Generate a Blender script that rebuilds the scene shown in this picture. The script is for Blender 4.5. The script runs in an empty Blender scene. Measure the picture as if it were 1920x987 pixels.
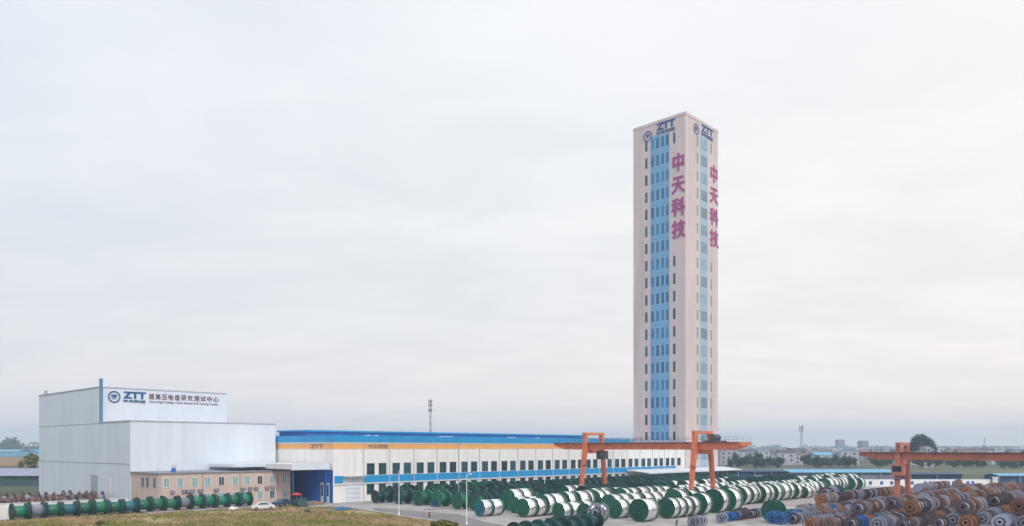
import bpy, math, random
from mathutils import Vector, Matrix, noise
random.seed(7)
R = math.radians
# ------------------------------------------------------------------ camera
F, CX, HOR, H = 1480.0, 960.0, 840.0, 12.0          # focal length (photo px), centre, horizon row, eye height (m)
A = R(43.4)
FX, FY = math.cos(A), math.sin(A)                   # view direction on the ground
RX, RY = math.sin(A), -math.cos(A)
scene = bpy.context.scene
cam_d = bpy.data.cameras.new("camera"); cam = bpy.data.objects.new("camera", cam_d)
scene.collection.objects.link(cam); scene.camera = cam
cam_d.sensor_width = 36; cam_d.lens = F / 1920 * 36
cam_d.shift_y = (HOR - 493.5) / 1920
cam_d.clip_start = 0.5; cam_d.clip_end = 20000
cam.location = (0, 0, H)
cam.rotation_euler = (R(90), 0, A - R(90))
# ------------------------------------------------------------------ world, sun, exposure
SUN_EL, SUN_AZ = R(40), R(198)                      # azimuth clockwise from +Y
world = bpy.data.worlds.new("World"); scene.world = world; world.use_nodes = True
wt = world.node_tree; wn, wl = wt.nodes, wt.links; wn.clear()
def wnode(t, **k):
    n = wn.new(t)
    for a, b in k.items(): setattr(n, a, b)
    return n
wo = wnode('ShaderNodeOutputWorld'); bg = wnode('ShaderNodeBackground'); bg.inputs[1].default_value = 0.1
wl.new(bg.outputs[0], wo.inputs[0])
sky = wnode('ShaderNodeTexSky', sky_type='NISHITA', sun_disc=False, sun_elevation=SUN_EL, sun_rotation=SUN_AZ)
sky.air_density = 1.0; sky.dust_density = 3.0
tc = wnode('ShaderNodeTexCoord'); sep = wnode('ShaderNodeSeparateXYZ'); wl.new(tc.outputs['Generated'], sep.inputs[0])
def wmath(op, a, b=None, clamp=False):
    n = wnode('ShaderNodeMath', operation=op, use_clamp=clamp)
    for i, v in enumerate((a, b)):
        if v is None: continue
        if isinstance(v, (int, float)): n.inputs[i].default_value = v
        else: wl.new(v, n.inputs[i])
    return n.outputs[0]
zc = wmath('MAXIMUM', sep.outputs[2], 0.0)
den = wmath('ADD', zc, 0.16)
cmb = wnode('ShaderNodeCombineXYZ')
dots = []
for vx in ((RX, RY, 0), (FX, FY, 0)):
    q = wnode('ShaderNodeVectorMath', operation='DOT_PRODUCT'); wl.new(tc.outputs['Generated'], q.inputs[0]); q.inputs[1].default_value = vx; dots.append(q.outputs['Value'])
wl.new(wmath('DIVIDE', dots[0], den), cmb.inputs[0]); wl.new(wmath('DIVIDE', dots[1], den), cmb.inputs[1])
mp = wnode('ShaderNodeMapping'); mp.inputs['Scale'].default_value = (.95, 1.5, 1); mp.inputs['Location'].default_value = (3.1, .4, 0)
wl.new(cmb.outputs[0], mp.inputs[0])
n1 = wnode('ShaderNodeTexNoise'); n1.inputs['Scale'].default_value = 1.5; n1.inputs['Detail'].default_value = 7; n1.inputs['Roughness'].default_value = .55; n1.inputs['Distortion'].default_value = .4
wl.new(mp.outputs[0], n1.inputs[0])
cr = wnode('ShaderNodeValToRGB'); cr.color_ramp.elements[0].position = .36; cr.color_ramp.elements[1].position = .66
cr.color_ramp.elements[0].color = (0, 0, 0, 1); cr.color_ramp.elements[1].color = (1, 1, 1, 1)
wl.new(n1.outputs['Fac'], cr.inputs[0])
# overcast deck: brightness grows with height and towards the right (east) of the view
grad = wnode('ShaderNodeValToRGB'); e = grad.color_ramp.elements
e[0].position = 0; e[0].color = (12.5, 10.4, 9.0, 1)
e[1].position = .5; e[1].color = (8.75, 8.85, 8.95, 1)
for p, c in ((.05, (10.0, 9.0, 8.4)), (.16, (8.4, 8.25, 8.1)), (.3, (8.35, 8.4, 8.35))):
    q = grad.color_ramp.elements.new(p); q.color = (*c, 1)
wl.new(zc, grad.inputs[0])
side = wnode('ShaderNodeVectorMath', operation='DOT_PRODUCT'); wl.new(tc.outputs['Generated'], side.inputs[0]); side.inputs[1].default_value = (RX, RY, 0)
sidef = wmath('MULTIPLY_ADD', side.outputs['Value'], 1.0); wn[-1].inputs[2].default_value = .5; wn[-1].use_clamp = True
warm = wnode('ShaderNodeMix', data_type='RGBA', blend_type='MULTIPLY'); warm.inputs[0].default_value = 1
tint = wnode('ShaderNodeMix', data_type='RGBA'); tint.inputs[6].default_value = (.895, .93, .98, 1); tint.inputs[7].default_value = (1.10, 1.07, 1.045, 1)
wl.new(sidef, tint.inputs[0]); wl.new(grad.outputs[0], warm.inputs[6]); wl.new(tint.outputs[2], warm.inputs[7])
cl = wnode('ShaderNodeMix', data_type='RGBA', blend_type='MULTIPLY'); cl.inputs[0].default_value = 1
sh = wnode('ShaderNodeMix', data_type='RGBA'); sh.inputs[6].default_value = (.945, .955, .97, 1); sh.inputs[7].default_value = (1.05, 1.045, 1.04, 1)
wl.new(cr.outputs[0], sh.inputs[0]); wl.new(warm.outputs[2], cl.inputs[6]); wl.new(sh.outputs[2], cl.inputs[7])
mixs = wnode('ShaderNodeMix', data_type='RGBA'); mixs.inputs[0].default_value = .93
wl.new(sky.outputs[0], mixs.inputs[6]); wl.new(cl.outputs[2], mixs.inputs[7]); wl.new(mixs.outputs[2], bg.inputs[0])
sun_d = bpy.data.lights.new("sun", 'SUN'); sun_d.energy = 1.35; sun_d.angle = R(12); sun_d.color = (1, .955, .9)
sun = bpy.data.objects.new("sun", sun_d); scene.collection.objects.link(sun)
sd = Vector((math.sin(SUN_AZ) * math.cos(SUN_EL), math.cos(SUN_AZ) * math.cos(SUN_EL), math.sin(SUN_EL)))
sun.rotation_euler = sd.to_track_quat('Z', 'Y').to_euler(); sun.location = (0, 0, 200)
vs = scene.view_settings; scene.display_settings.display_device = 'sRGB'
vs.view_transform = 'Standard'; vs.look = 'None'; vs.gamma = 1; vs.use_curve_mapping = False; vs.exposure = 0.2
scene.cycles.volume_bounces = 3; scene.cycles.max_bounces = 6; scene.cycles.use_denoising = True
scene.cycles.volume_max_steps = 64

# ------------------------------------------------------------------ projection helpers (photo pixel -> place on the ground)
def ray(px):
    t = (px - CX) / F
    return FX + t * RX, FY + t * RY
def at(px, D):
    a, b = ray(px); return a * D, b * D
def G(px, py): return at(px, F * H / (py - HOR))
def X_at(px, Y): a, b = ray(px); return a * Y / b
def Y_at(px, X): a, b = ray(px); return b * X / a
def proj(x, y, z):
    D = FX * x + FY * y
    return CX + F * (RX * x + RY * y) / D, HOR - F * (z - H) / D, D

# ------------------------------------------------------------------ mesh helpers
COL = scene.collection
class MB:
    def __init__(s): s.v = []; s.f = []; s.m = []
    def add(s, v, f, mi=0):
        b = len(s.v); s.v += [tuple(p) for p in v]; s.f += [tuple(b + i for i in q) for q in f]; s.m += [mi] * len(f); return s
    def box(s, x0, x1, y0, y1, z0, z1, mi=0):
        v = [(x, y, z) for z in (z0, z1) for x, y in ((x0, y0), (x1, y0), (x1, y1), (x0, y1))]
        return s.add(v, [(0, 3, 2, 1), (4, 5, 6, 7), (0, 1, 5, 4), (1, 2, 6, 5), (2, 3, 7, 6), (3, 0, 4, 7)], mi)
    def bar(s, a, b, w, h=None, w2=None, h2=None, mi=0):
        """tapered rectangular bar from a to b"""
        h = h or w; w2 = w2 or w; h2 = h2 or h
        a = Vector(a); b = Vector(b); d = (b - a).normalized()
        up = Vector((0, 0, 1)) if abs(d.z) < .95 else Vector((0, 1, 0))
        sx = d.cross(up).normalized(); sy = sx.cross(d).normalized()
        v = []
        for p, ww, hh in ((a, w, h), (b, w2, h2)):
            for i, j in ((-1, -1), (1, -1), (1, 1), (-1, 1)): v.append(p + sx * i * ww / 2 + sy * j * hh / 2)
        return s.add(v, [(0, 3, 2, 1), (4, 5, 6, 7), (0, 1, 5, 4), (1, 2, 6, 5), (2, 3, 7, 6), (3, 0, 4, 7)], mi)
    def cyl(s, a, b, r, r2=None, n=10, mi=0):
        r2 = r if r2 is None else r2
        a = Vector(a); b = Vector(b); d = (b - a).normalized()
        up = Vector((0, 0, 1)) if abs(d.z) < .95 else Vector((1, 0, 0))
        sx = d.cross(up).normalized(); sy = sx.cross(d)
        v = [p + (sx * math.cos(2 * math.pi * i / n) + sy * math.sin(2 * math.pi * i / n)) * q for p, q in ((a, r), (b, r2)) for i in range(n)]
        f = [(i, (i + 1) % n, n + (i + 1) % n, n + i) for i in range(n)] + [tuple(range(n - 1, -1, -1)), tuple(range(n, 2 * n))]
        return s.add(v, f, mi)
    def lathe_x(s, prof, n=28, cz=0, mi=0):
        """closed profile (x, radius) turned about the X axis at height cz"""
        k = len(prof); v = []
        for i in range(n):
            a = 2 * math.pi * i / n
            for x, r in prof: v.append((x, r * math.cos(a), cz + r * math.sin(a)))
        f = [(i * k + j, i * k + (j + 1) % k, ((i + 1) % n) * k + (j + 1) % k, ((i + 1) % n) * k + j) for i in range(n) for j in range(k)]
        return s.add(v, f, mi)
    def build(s, name, mat, parent=None, loc=None, smooth=False, world=True):
        me = bpy.data.meshes.new(name)
        off = (0, 0, 0)
        if parent is not None and world:
            r = parent
            while r.parent: r = r.parent
            off = tuple(r.location)
        elif loc is not None: off = loc
        me.from_pydata([(x - off[0], y - off[1], z - off[2]) for x, y, z in s.v], [], s.f)
        for m in (mat if isinstance(mat, (list, tuple)) else [mat]): me.materials.append(m)
        if any(s.m): me.polygons.foreach_set('material_index', s.m)
        if smooth: me.polygons.foreach_set('use_smooth', [True] * len(me.polygons))
        me.update()
        o = bpy.data.objects.new(name, me); COL.objects.link(o)
        if parent is not None: o.parent = parent
        elif loc is not None: o.location = loc
        return o
def empty(name, loc, rz=0):
    o = bpy.data.objects.new(name, None); COL.objects.link(o); o.location = loc; o.rotation_euler = (0, 0, rz); o.empty_display_size = .5
    return o
def tag(o, label=None, cat=None, group=None, kind=None):
    if label: o['label'] = label
    if cat: o['category'] = cat
    if group: o['group'] = group
    if kind: o['kind'] = kind
    return o
def thing(name, label, cat, loc, rz=0, group=None): return tag(empty(name, loc, rz), label, cat, group)
def dup(root, kids=None):
    r = root.copy(); COL.objects.link(r)
    for ch in (kids if kids is not None else KIDS[root.name]):
        c = ch.copy(); COL.objects.link(c); c.parent = r
        for g in KIDS.get(ch.name, []):
            d = g.copy(); COL.objects.link(d); d.parent = c
    return r
KIDS = {}
def reg(root):
    KIDS[root.name] = [o for o in COL.objects if o.parent == root]
    for c in KIDS[root.name]: KIDS[c.name] = [o for o in COL.objects if o.parent == c]
    return root
ORD = "first second third fourth fifth sixth seventh eighth ninth tenth eleventh twelfth thirteenth fourteenth fifteenth sixteenth seventeenth eighteenth nineteenth twentieth".split()
def nth(i):
    if i < 20: return ORD[i]
    k = i + 1; return f"{k}{'th' if 10 < k % 100 < 14 else {1: 'st', 2: 'nd', 3: 'rd'}.get(k % 10, 'th')}"

# ------------------------------------------------------------------ materials
def mat(name, col, rough=.7, metal=0, var=.15, scale=1.0, dirt=None, streak=False, rnd=0.0, bump=0, lines=None, spec=.5):
    m = bpy.data.materials.new(name); m.use_nodes = True; nt = m.node_tree; N, L = nt.nodes, nt.links
    b = N['Principled BSDF']; b.inputs['Roughness'].default_value = rough; b.inputs['Metallic'].default_value = metal
    b.inputs['Specular IOR Level'].default_value = spec
    t = N.new('ShaderNodeTexCoord'); mp = N.new('ShaderNodeMapping'); L.new(t.outputs['Object'], mp.inputs[0])
    mp.inputs['Scale'].default_value = (scale, scale, scale * (.12 if streak else 1))
    nz = N.new('ShaderNodeTexNoise'); nz.inputs['Scale'].default_value = 1; nz.inputs['Detail'].default_value = 6; nz.inputs['Roughness'].default_value = .65
    L.new(mp.outputs[0], nz.inputs[0])
    rp = N.new('ShaderNodeMapRange'); rp.inputs['From Min'].default_value = .3; rp.inputs['From Max'].default_value = .7
    rp.inputs['To Min'].default_value = 1 - var; rp.inputs['To Max'].default_value = 1 + var; L.new(nz.outputs['Fac'], rp.inputs[0])
    mul = N.new('ShaderNodeMix'); mul.data_type = 'RGBA'; mul.blend_type = 'MULTIPLY'; mul.inputs[0].default_value = 1; mul.inputs[6].default_value = (*col, 1)
    L.new(rp.outputs[0], mul.inputs[7]); out = mul.outputs[2]
    if dirt:
        n2 = N.new('ShaderNodeTexNoise'); n2.inputs['Scale'].default_value = scale * 2.3; n2.inputs['Detail'].default_value = 8; n2.inputs['Roughness'].default_value = .7; L.new(mp.outputs[0], n2.inputs[0])
        r2 = N.new('ShaderNodeMapRange'); r2.inputs['From Min'].default_value = .5; r2.inputs['From Max'].default_value = .68; r2.inputs['To Max'].default_value = dirt[3]; L.new(n2.outputs['Fac'], r2.inputs[0])
        mx = N.new('ShaderNodeMix'); mx.data_type = 'RGBA'; L.new(r2.outputs[0], mx.inputs[0]); L.new(out, mx.inputs[6]); mx.inputs[7].default_value = (*dirt[:3], 1); out = mx.outputs[2]
    if rnd:
        oi = N.new('ShaderNodeObjectInfo'); r3 = N.new('ShaderNodeMapRange'); r3.inputs['To Min'].default_value = 1 - rnd; r3.inputs['To Max'].default_value = 1 + rnd; L.new(oi.outputs['Random'], r3.inputs[0])
        m3 = N.new('ShaderNodeMix'); m3.data_type = 'RGBA'; m3.blend_type = 'MULTIPLY'; m3.inputs[0].default_value = 1; L.new(out, m3.inputs[6]); L.new(r3.outputs[0], m3.inputs[7]); out = m3.outputs[2]
    if lines:                     # cladding joints: (axis, spacing, depth of colour change)
        sx = N.new('ShaderNodeSeparateXYZ'); L.new(t.outputs['Object'], sx.inputs[0])
        for ax, sp, dk, wd in lines:
            src = sx.outputs[ax]
            if ax == 0:
                ad = N.new('ShaderNodeMath'); L.new(sx.outputs[0], ad.inputs[0]); L.new(sx.outputs[1], ad.inputs[1]); src = ad.outputs[0]
            dv = N.new('ShaderNodeMath'); dv.operation = 'DIVIDE'; dv.inputs[1].default_value = sp; L.new(src, dv.inputs[0])
            fr = N.new('ShaderNodeMath'); fr.operation = 'FRACT'; L.new(dv.outputs[0], fr.inputs[0])
            lt = N.new('ShaderNodeMath'); lt.operation = 'LESS_THAN'; lt.inputs[1].default_value = wd / sp; L.new(fr.outputs[0], lt.inputs[0])
            fm = N.new('ShaderNodeMath'); fm.operation = 'MULTIPLY'; fm.inputs[1].default_value = dk; L.new(lt.outputs[0], fm.inputs[0])
            m4 = N.new('ShaderNodeMix'); m4.data_type = 'RGBA'; L.new(fm.outputs[0], m4.inputs[0]); L.new(out, m4.inputs[6]); m4.inputs[7].default_value = (col[0] * .4, col[1] * .4, col[2] * .42, 1); out = m4.outputs[2]
    if bump:
        bp = N.new('ShaderNodeBump'); bp.inputs['Strength'].default_value = bump; bp.inputs['Distance'].default_value = .05; L.new(nz.outputs['Fac'], bp.inputs['Height']); L.new(bp.outputs[0], b.inputs['Normal'])
    L.new(out, b.inputs['Base Color'])
    return m
M = dict(
    hallw=mat('hall_cladding', (.70, .765, .85), .5, var=.05, scale=.35, streak=True, dirt=(.56, .58, .62, .22), lines=((2, 1.0, .03, .07), (0, 6.0, .05, .08))),
    facw=mat('factory_cladding', (.86, .855, .845), .5, var=.05, scale=.5, streak=True, dirt=(.58, .55, .52, .4), lines=((2, 1.2, .06, .07),)),
    seam=mat('seam_flashing', (.42, .44, .50), .6, var=.1),
    blue=mat('blue_cladding', (.006, .30, .64), .5, var=.1, scale=.3, streak=True, lines=((0, 3.6, .15, .1),)),
    blue2=mat('deep_blue_roof', (.012, .14, .46), .5, var=.15, scale=.3, streak=True, lines=((0, 2.4, .2, .12),)),
    lblue=mat('pale_blue_roof', (.12, .40, .62), .5, var=.12, scale=.2),
    navy=mat('navy_roof', (.015, .06, .15), .6, var=.25, scale=.3),
    orange_band=mat('orange_band', (.90, .44, .14), .6, var=.08, scale=.3, streak=True, dirt=(.6, .36, .2, .4)),
    trim=mat('grey_trim', (.30, .32, .36), .5, var=.1),
    white=mat('white_paint', (.8, .8, .8), .5, var=.05, scale=.6, dirt=(.55, .53, .5, .35)),
    wallw=mat('whitewash', (.86, .85, .85), .8, var=.04, scale=.3, streak=True, dirt=(.62, .6, .58, .35)),
    tower=mat('tower_tiles', (.67, .565, .555), .6, var=.08, scale=.28, streak=True, dirt=(.42, .35, .34, .45), lines=((2, 3.09, .16, .14), (0, 2.4, .10, .08))),
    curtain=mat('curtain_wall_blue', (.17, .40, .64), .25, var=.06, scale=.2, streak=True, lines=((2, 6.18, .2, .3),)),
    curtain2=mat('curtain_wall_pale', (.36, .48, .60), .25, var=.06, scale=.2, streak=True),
    glass=mat('window_glass', (.02, .075, .11), .12, var=.4, scale=.5, spec=.5, rnd=.6),
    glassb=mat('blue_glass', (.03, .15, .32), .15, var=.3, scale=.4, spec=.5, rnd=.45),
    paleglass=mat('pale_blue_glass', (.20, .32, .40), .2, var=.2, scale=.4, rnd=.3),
    glassg=mat('teal_glass', (.22, .42, .45), .2, var=.2, scale=.7),
    officew=mat('office_render', (.64, .50, .44), .8, var=.06, scale=.4, streak=True, dirt=(.42, .34, .32, .35)),
    roofg=mat('grey_roof', (.25, .27, .32), .7, var=.15, scale=.3),
    lilac=mat('lilac_roof', (.30, .33, .44), .7, var=.12, scale=.3, lines=((0, 2, .15, .1),)),
    crane=mat('orange_paint', (.68, .19, .09), .5, var=.2, scale=.7, dirt=(.28, .07, .04, .5)),
    crane2=mat('faded_orange_paint', (.50, .17, .11), .55, var=.18, scale=.7, dirt=(.24, .09, .07, .5)),
    flue=mat('blue_grey_pipe', (.10, .24, .38), .5, var=.1),
    frame=mat('dark_window_frame', (.06, .10, .13), .5, var=.1),
    pipe=mat('pale_pipe', (.56, .56, .58), .5, var=.1),
    rail=mat('dark_steel', (.10, .09, .10), .5, metal=.3),
    steel=mat('steel', (.3, .3, .32), .45, metal=.5),
    rubber=mat('rubber', (.02, .02, .02), .8),
    mauve=mat('mauve_lettering', (.37, .055, .23), .5, var=.06),
    mauve2=mat('plum_lettering', (.16, .04, .10), .5, var=.06),
    logo=mat('blue_lettering', (.012, .10, .30), .5, var=.06),
    greyl=mat('grey_lettering', (.24, .22, .22), .5, var=.06),
    green=mat('green_drum_paint', (.004, .115, .075), .42, var=.3, scale=1.8, dirt=(.02, .05, .045, .65), rnd=.35, spec=.5),
    green2=mat('bright_green_drum_paint', (.005, .17, .095), .4, var=.16, scale=1.2, dirt=(.02, .13, .09, .5), rnd=.25),
    dgreen=mat('dark_green_drum_paint', (.004, .06, .06), .5, var=.3, scale=1.5, dirt=(.02, .04, .05, .5), rnd=.4),
    bluedrum=mat('blue_drum_paint', (.01, .12, .36), .45, var=.2, scale=1.3, dirt=(.04, .08, .18, .5), rnd=.35),
    teald=mat('teal_drum_paint', (.01, .14, .19), .45, var=.2, scale=1.3, dirt=(.04, .1, .16, .5), rnd=.2),
    wrap=mat('white_wrap_film', (.97, .97, .97), .22, metal=.92, var=.05, scale=2, dirt=(.68, .70, .72, .4), rnd=.08, spec=.8),
    rust=mat('rusty_steel', (.27, .11, .05), .8, var=.4, scale=2.0, dirt=(.16, .10, .09, .7), rnd=.4),
    rust2=mat('weathered_wood', (.29, .20, .165), .85, var=.3, scale=2.0, dirt=(.14, .09, .07, .6), rnd=.35),
    greyd=mat('weathered_grey_steel', (.27, .31, .42), .6, var=.25, scale=2.4, dirt=(.20, .10, .07, .8), rnd=.45),
    plum=mat('dull_maroon_steel', (.075, .05, .065), .75, var=.3, scale=1.8, dirt=(.24, .16, .14, .5), rnd=.35),
    bark=mat('bark', (.06, .045, .035), .9, var=.3, scale=2),
    leaf=mat('foliage', (.03, .085, .06), .7, var=.6, scale=.6, rnd=.25),
    leaf2=mat('foliage_olive', (.20, .19, .05), .8, var=.35, scale=.35, rnd=.2),
    house=mat('pale_render', (.46, .46, .52), .8, var=.1, scale=.3, rnd=.2),
    house2=mat('grey_render', (.22, .23, .32), .8, var=.1, scale=.3, rnd=.25),
    tileroof=mat('dull_tile_roof', (.15, .12, .13), .8, var=.2, scale=.4, rnd=.3),
    red=mat('red_cloth', (.55, .05, .07), .8, var=.2), wood=mat('pale_timber', (.5, .30, .18), .8, var=.2, scale=2),
    yellow=mat('yellow_board', (.65, .42, .13), .7, var=.15),
    tarp=mat('dark_tarpaulin', (.02, .06, .07), .6, var=.4, scale=1.5, bump=.5), tarpb=mat('blue_tarpaulin', (.03, .13, .3), .55, var=.3, scale=1.5, bump=.5),
    carw=mat('white_car_paint', (.75, .76, .78), .25, var=.03, spec=.7), carb=mat('blue_car_paint', (.04, .09, .16), .25, var=.05, spec=.7),
    wallteal=mat('teal_sheet_wall', (.05, .12, .14), .6, var=.15, scale=.4, lines=((0, 1.2, .2, .1),)),
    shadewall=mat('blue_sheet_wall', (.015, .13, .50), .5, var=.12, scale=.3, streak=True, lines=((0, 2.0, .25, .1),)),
)
# ground materials ---------------------------------------------------
def ground_mat(name, c1, c2, c3, s1, s2, rough=.95, bump=.3):
    m = bpy.data.materials.new(name); m.use_nodes = True; nt = m.node_tree; N, L = nt.nodes, nt.links; b = N['Principled BSDF']
    b.inputs['Roughness'].default_value = rough; b.inputs['Specular IOR Level'].default_value = .2
    t = N.new('ShaderNodeTexCoord')
    def nz(s, d=8, r=.6):
        n = N.new('ShaderNodeTexNoise'); n.inputs['Scale'].default_value = s; n.inputs['Detail'].default_value = d; n.inputs['Roughness'].default_value = r; L.new(t.outputs['Object'], n.inputs[0]); return n.outputs['Fac']
    def rng(v, a, c):
        r = N.new('ShaderNodeMapRange'); r.inputs['From Min'].default_value = a; r.inputs['From Max'].default_value = c; L.new(v, r.inputs[0]); return r.outputs[0]
    mx = N.new('ShaderNodeMix'); mx.data_type = 'RGBA'; mx.inputs[6].default_value = (*c1, 1); mx.inputs[7].default_value = (*c2, 1); L.new(rng(nz(s1), .4, .6), mx.inputs[0])
    my = N.new('ShaderNodeMix'); my.data_type = 'RGBA'; L.new(mx.outputs[2], my.inputs[6]); my.inputs[7].default_value = (*c3, 1); L.new(rng(nz(s2), .5, .7), my.inputs[0])
    L.new(my.outputs[2], b.inputs['Base Color'])
    bp = N.new('ShaderNodeBump'); bp.inputs['Strength'].default_value = bump; bp.inputs['Distance'].default_value = .1; L.new(nz(s2 * 4), bp.inputs['Height']); L.new(bp.outputs[0], b.inputs['Normal'])
    return m
M['plain'] = ground_mat('farmland', (.09, .11, .075), (.14, .13, .10), (.05, .08, .06), .012, .035)
M['dry'] = ground_mat('dry_grass_soil', (.42, .30, .20), (.30, .27, .12), (.50, .36, .27), .15, .8)
M['conc'] = ground_mat('yard_concrete', (.38, .355, .36), (.46, .43, .43), (.25, .235, .24), .09, .3, .85, .12)
M['asph'] = ground_mat('asphalt', (.22, .21, .22), (.26, .25, .255), (.18, .17, .18), .1, .7, .9, .1)
M['field'] = ground_mat('stubble_field', (.30, .20, .07), (.26, .13, .06), (.15, .16, .06), .03, .1)
M['fieldg'] = ground_mat('green_field', (.10, .13, .08), (.16, .17, .10), (.20, .19, .12), .02, .08)

def sheet(name, pts, z, m, z0=None):
    mb = MB(); n = len(pts)
    if z0 is None: mb.add([(x, y, z) for x, y in pts], [tuple(range(n))])
    else:
        v = [(x, y, z) for x, y in pts] + [(x, y, z0) for x, y in pts]
        mb.add(v, [tuple(range(n))] + [(i, n + i, n + (i + 1) % n, (i + 1) % n) for i in range(n)])
    return tag(mb.build(name, m), kind='structure')
S = 6500
sheet('ground', [(-S, -S), (S, -S), (S, S), (-S, S)], 0, M['plain'])
verge = [G(640, 951), G(700, 960), G(760, 970), G(840, 982), G(900, 1000), (66, 55), (62, 10)]
sheet('yard_pavement', [(59, 146.2), (88, 146.2), G(600, 951.5)] + verge + [(112, -60), (330, -60), (330, 40), (275, 70), (262, 150), (262, 171), (97, 171), (97, 158), (59, 158)], .12, M['conc'], 0)
sheet('dry_meadow', [(-30, 30), (-30, 151), (40, 151), (58, 149.6), (59, 146), (87.8, 146)] + [G(600, 952.2), G(640, 951.6)] + [(x - .3, y - .2) for x, y in verge[1:]], .006, M['dry'])
sheet('service_lane', [G(700, 953), G(860, 966), G(905, 979), G(1010, 1000), (84, 62), (80, 10), (66, 10), (70, 55), G(905, 1000), G(845, 981), G(765, 969), G(700, 958.5)], .125, M['asph'])
# haze ---------------------------------------------------------------
hz = bpy.data.materials.new('haze_air'); hz.use_nodes = True; hn = hz.node_tree.nodes; hn.remove(hn['Principled BSDF'])
pv = hn.new('ShaderNodeVolumePrincipled'); pv.inputs['Color'].default_value = (.69, .83, 1, 1); pv.inputs['Density'].default_value = .00032
hz.node_tree.links.new(pv.outputs[0], hn['Material Output'].inputs['Volume'])
hm = MB(); hm.box(-S - 20, S + 20, -S - 20, S + 20, -1, 138)
tag(hm.build('haze', hz), kind='stuff')

# ------------------------------------------------------------------ text on facades
def text_part(body, name, m, parent, face, plane, u0, u1, z0, z1, depth=.12, off=.012):
    """lettering fitted to a box; face 'L' looks along -X (u runs towards -Y), face 'F' looks along -Y (u = X)"""
    c = bpy.data.curves.new('t', 'FONT'); c.body = body; c.extrude = .02; c.offset = off; c.resolution_u = 2
    o = bpy.data.objects.new('t', c); COL.objects.link(o)
    bpy.context.view_layer.update()
    me = bpy.data.meshes.new_from_object(o.evaluated_get(bpy.context.evaluated_depsgraph_get()))
    COL.objects.unlink(o); bpy.data.objects.remove(o)
    xs = [v.co.x for v in me.vertices]; ys = [v.co.y for v in me.vertices]; zs = [v.co.z for v in me.vertices]
    ax, bx, ay, by, az, bz = min(xs), max(xs), min(ys), max(ys), min(zs), max(zs)
    mb = MB(); V = []
    for v in me.vertices:
        u = u0 + (v.co.x - ax) / (bx - ax) * (u1 - u0); z = z0 + (v.co.y - ay) / (by - ay) * (z1 - z0); d = (v.co.z - az) / (bz - az) * depth
        V.append((plane - d, u, z) if face == 'L' else (u, plane - d, z))
    mb.add(V, [tuple(p.vertices) for p in me.polygons]); bpy.data.meshes.remove(me)
    return mb.build(name, m, parent)
STROKES = {
 '中': [((.08, .78), (.92, .78)), ((.08, .36), (.92, .36)), ((.13, .80), (.13, .26)), ((.87, .80), (.87, .26)), ((.5, 1), (.5, 0))],
 '天': [((.12, .90), (.88, .90)), ((.03, .56), (.97, .56)), ((.5, .88), (.48, .52), (.30, .22), (.05, .04)), ((.5, .54), (.68, .24), (.96, .04))],
 '科': [((.06, .88), (.44, .96)), ((.01, .68), (.48, .68)), ((.25, .92), (.25, 0)), ((.24, .64), (.03, .30)), ((.27, .60), (.46, .40)), ((.56, .88), (.70, .78)), ((.54, .66), (.68, .55)), ((.49, .31), (1, .42)), ((.83, 1), (.83, 0))],
 '技': [((.01, .77), (.42, .77)), ((.23, 1), (.23, .05), (.10, .05)), ((.01, .36), (.43, .50)), ((.46, .82), (.99, .82)), ((.72, 1), (.72, .58)), ((.50, .60), (.92, .60)), ((.90, .58), (.78, .30), (.46, .03)), ((.55, .52), (.72, .24), (1, .03))]}
def brush_char(ch, m, parent, face, plane, u0, u1, z0, z1, th=.85, depth=.15):
    mb = MB(); w, h = u1 - u0, z1 - z0; k = 0
    for st in STROKES[ch]:
        for a, b in zip(st, st[1:]):
            p, q = Vector((u0 + a[0] * w, z0 + a[1] * h)), Vector((u0 + b[0] * w, z0 + b[1] * h)); t = (q - p).normalized(); nrm = Vector((-t.y, t.x)) * th / 2; p, q = p - t * th * .2, q + t * th * .2
            c = [p + nrm, p - nrm, q - nrm, q + nrm]; d = depth + .006 * k; k += 1
            V = [((plane - e, v.x, v.y) if face == 'L' else (v.x, plane - e, v.y)) for e in (d, 0) for v in c]
            mb.add(V, [(0, 1, 2, 3), (0, 4, 5, 1), (1, 5, 6, 2), (2, 6, 7, 3), (3, 7, 4, 0)])
    return mb.build('lettering', m, parent)
def emblem(m, parent, face, plane, uc, zc, r, depth=.12):
    """ring with a pointed wing shape inside"""
    mb = MB(); sgn = -1 if face == 'L' else 1
    def P(a, b, d): return (plane - d, uc + sgn * a, zc + b) if face == 'L' else (uc + a, plane - d, zc + b)
    n = 32
    for i in range(n):
        a0, a1 = 2 * math.pi * i / n, 2 * math.pi * (i + 1) / n
        q = [(r * math.cos(a0), r * math.sin(a0)), (r * math.cos(a1), r * math.sin(a1)), (r * .8 * math.cos(a1), r * .8 * math.sin(a1)), (r * .8 * math.cos(a0), r * .8 * math.sin(a0))]
        mb.add([P(x, y, depth) for x, y in q] + [P(x, y, 0) for x, y in q], [(0, 1, 2, 3), (0, 4, 5, 1), (2, 6, 7, 3)])
    for poly in ([(0, -.42), (.14, -.12), (.52, .2), (.40, .42), (.12, .26), (0, .58), (-.12, .26), (-.40, .42), (-.52, .2), (-.14, -.12)], [(-.55, -.1), (-.25, -.42), (-.2, -.3)], [(.55, -.1), (.25, -.42), (.2, -.3)]):
        k = len(poly)
        mb.add([P(x * r, y * r, depth) for x, y in poly] + [P(x * r, y * r, 0) for x, y in poly], [tuple(range(k))] + [(i, k + i, k + (i + 1) % k, (i + 1) % k) for i in range(k)])
    return mb.build('emblem', m, parent)
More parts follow.
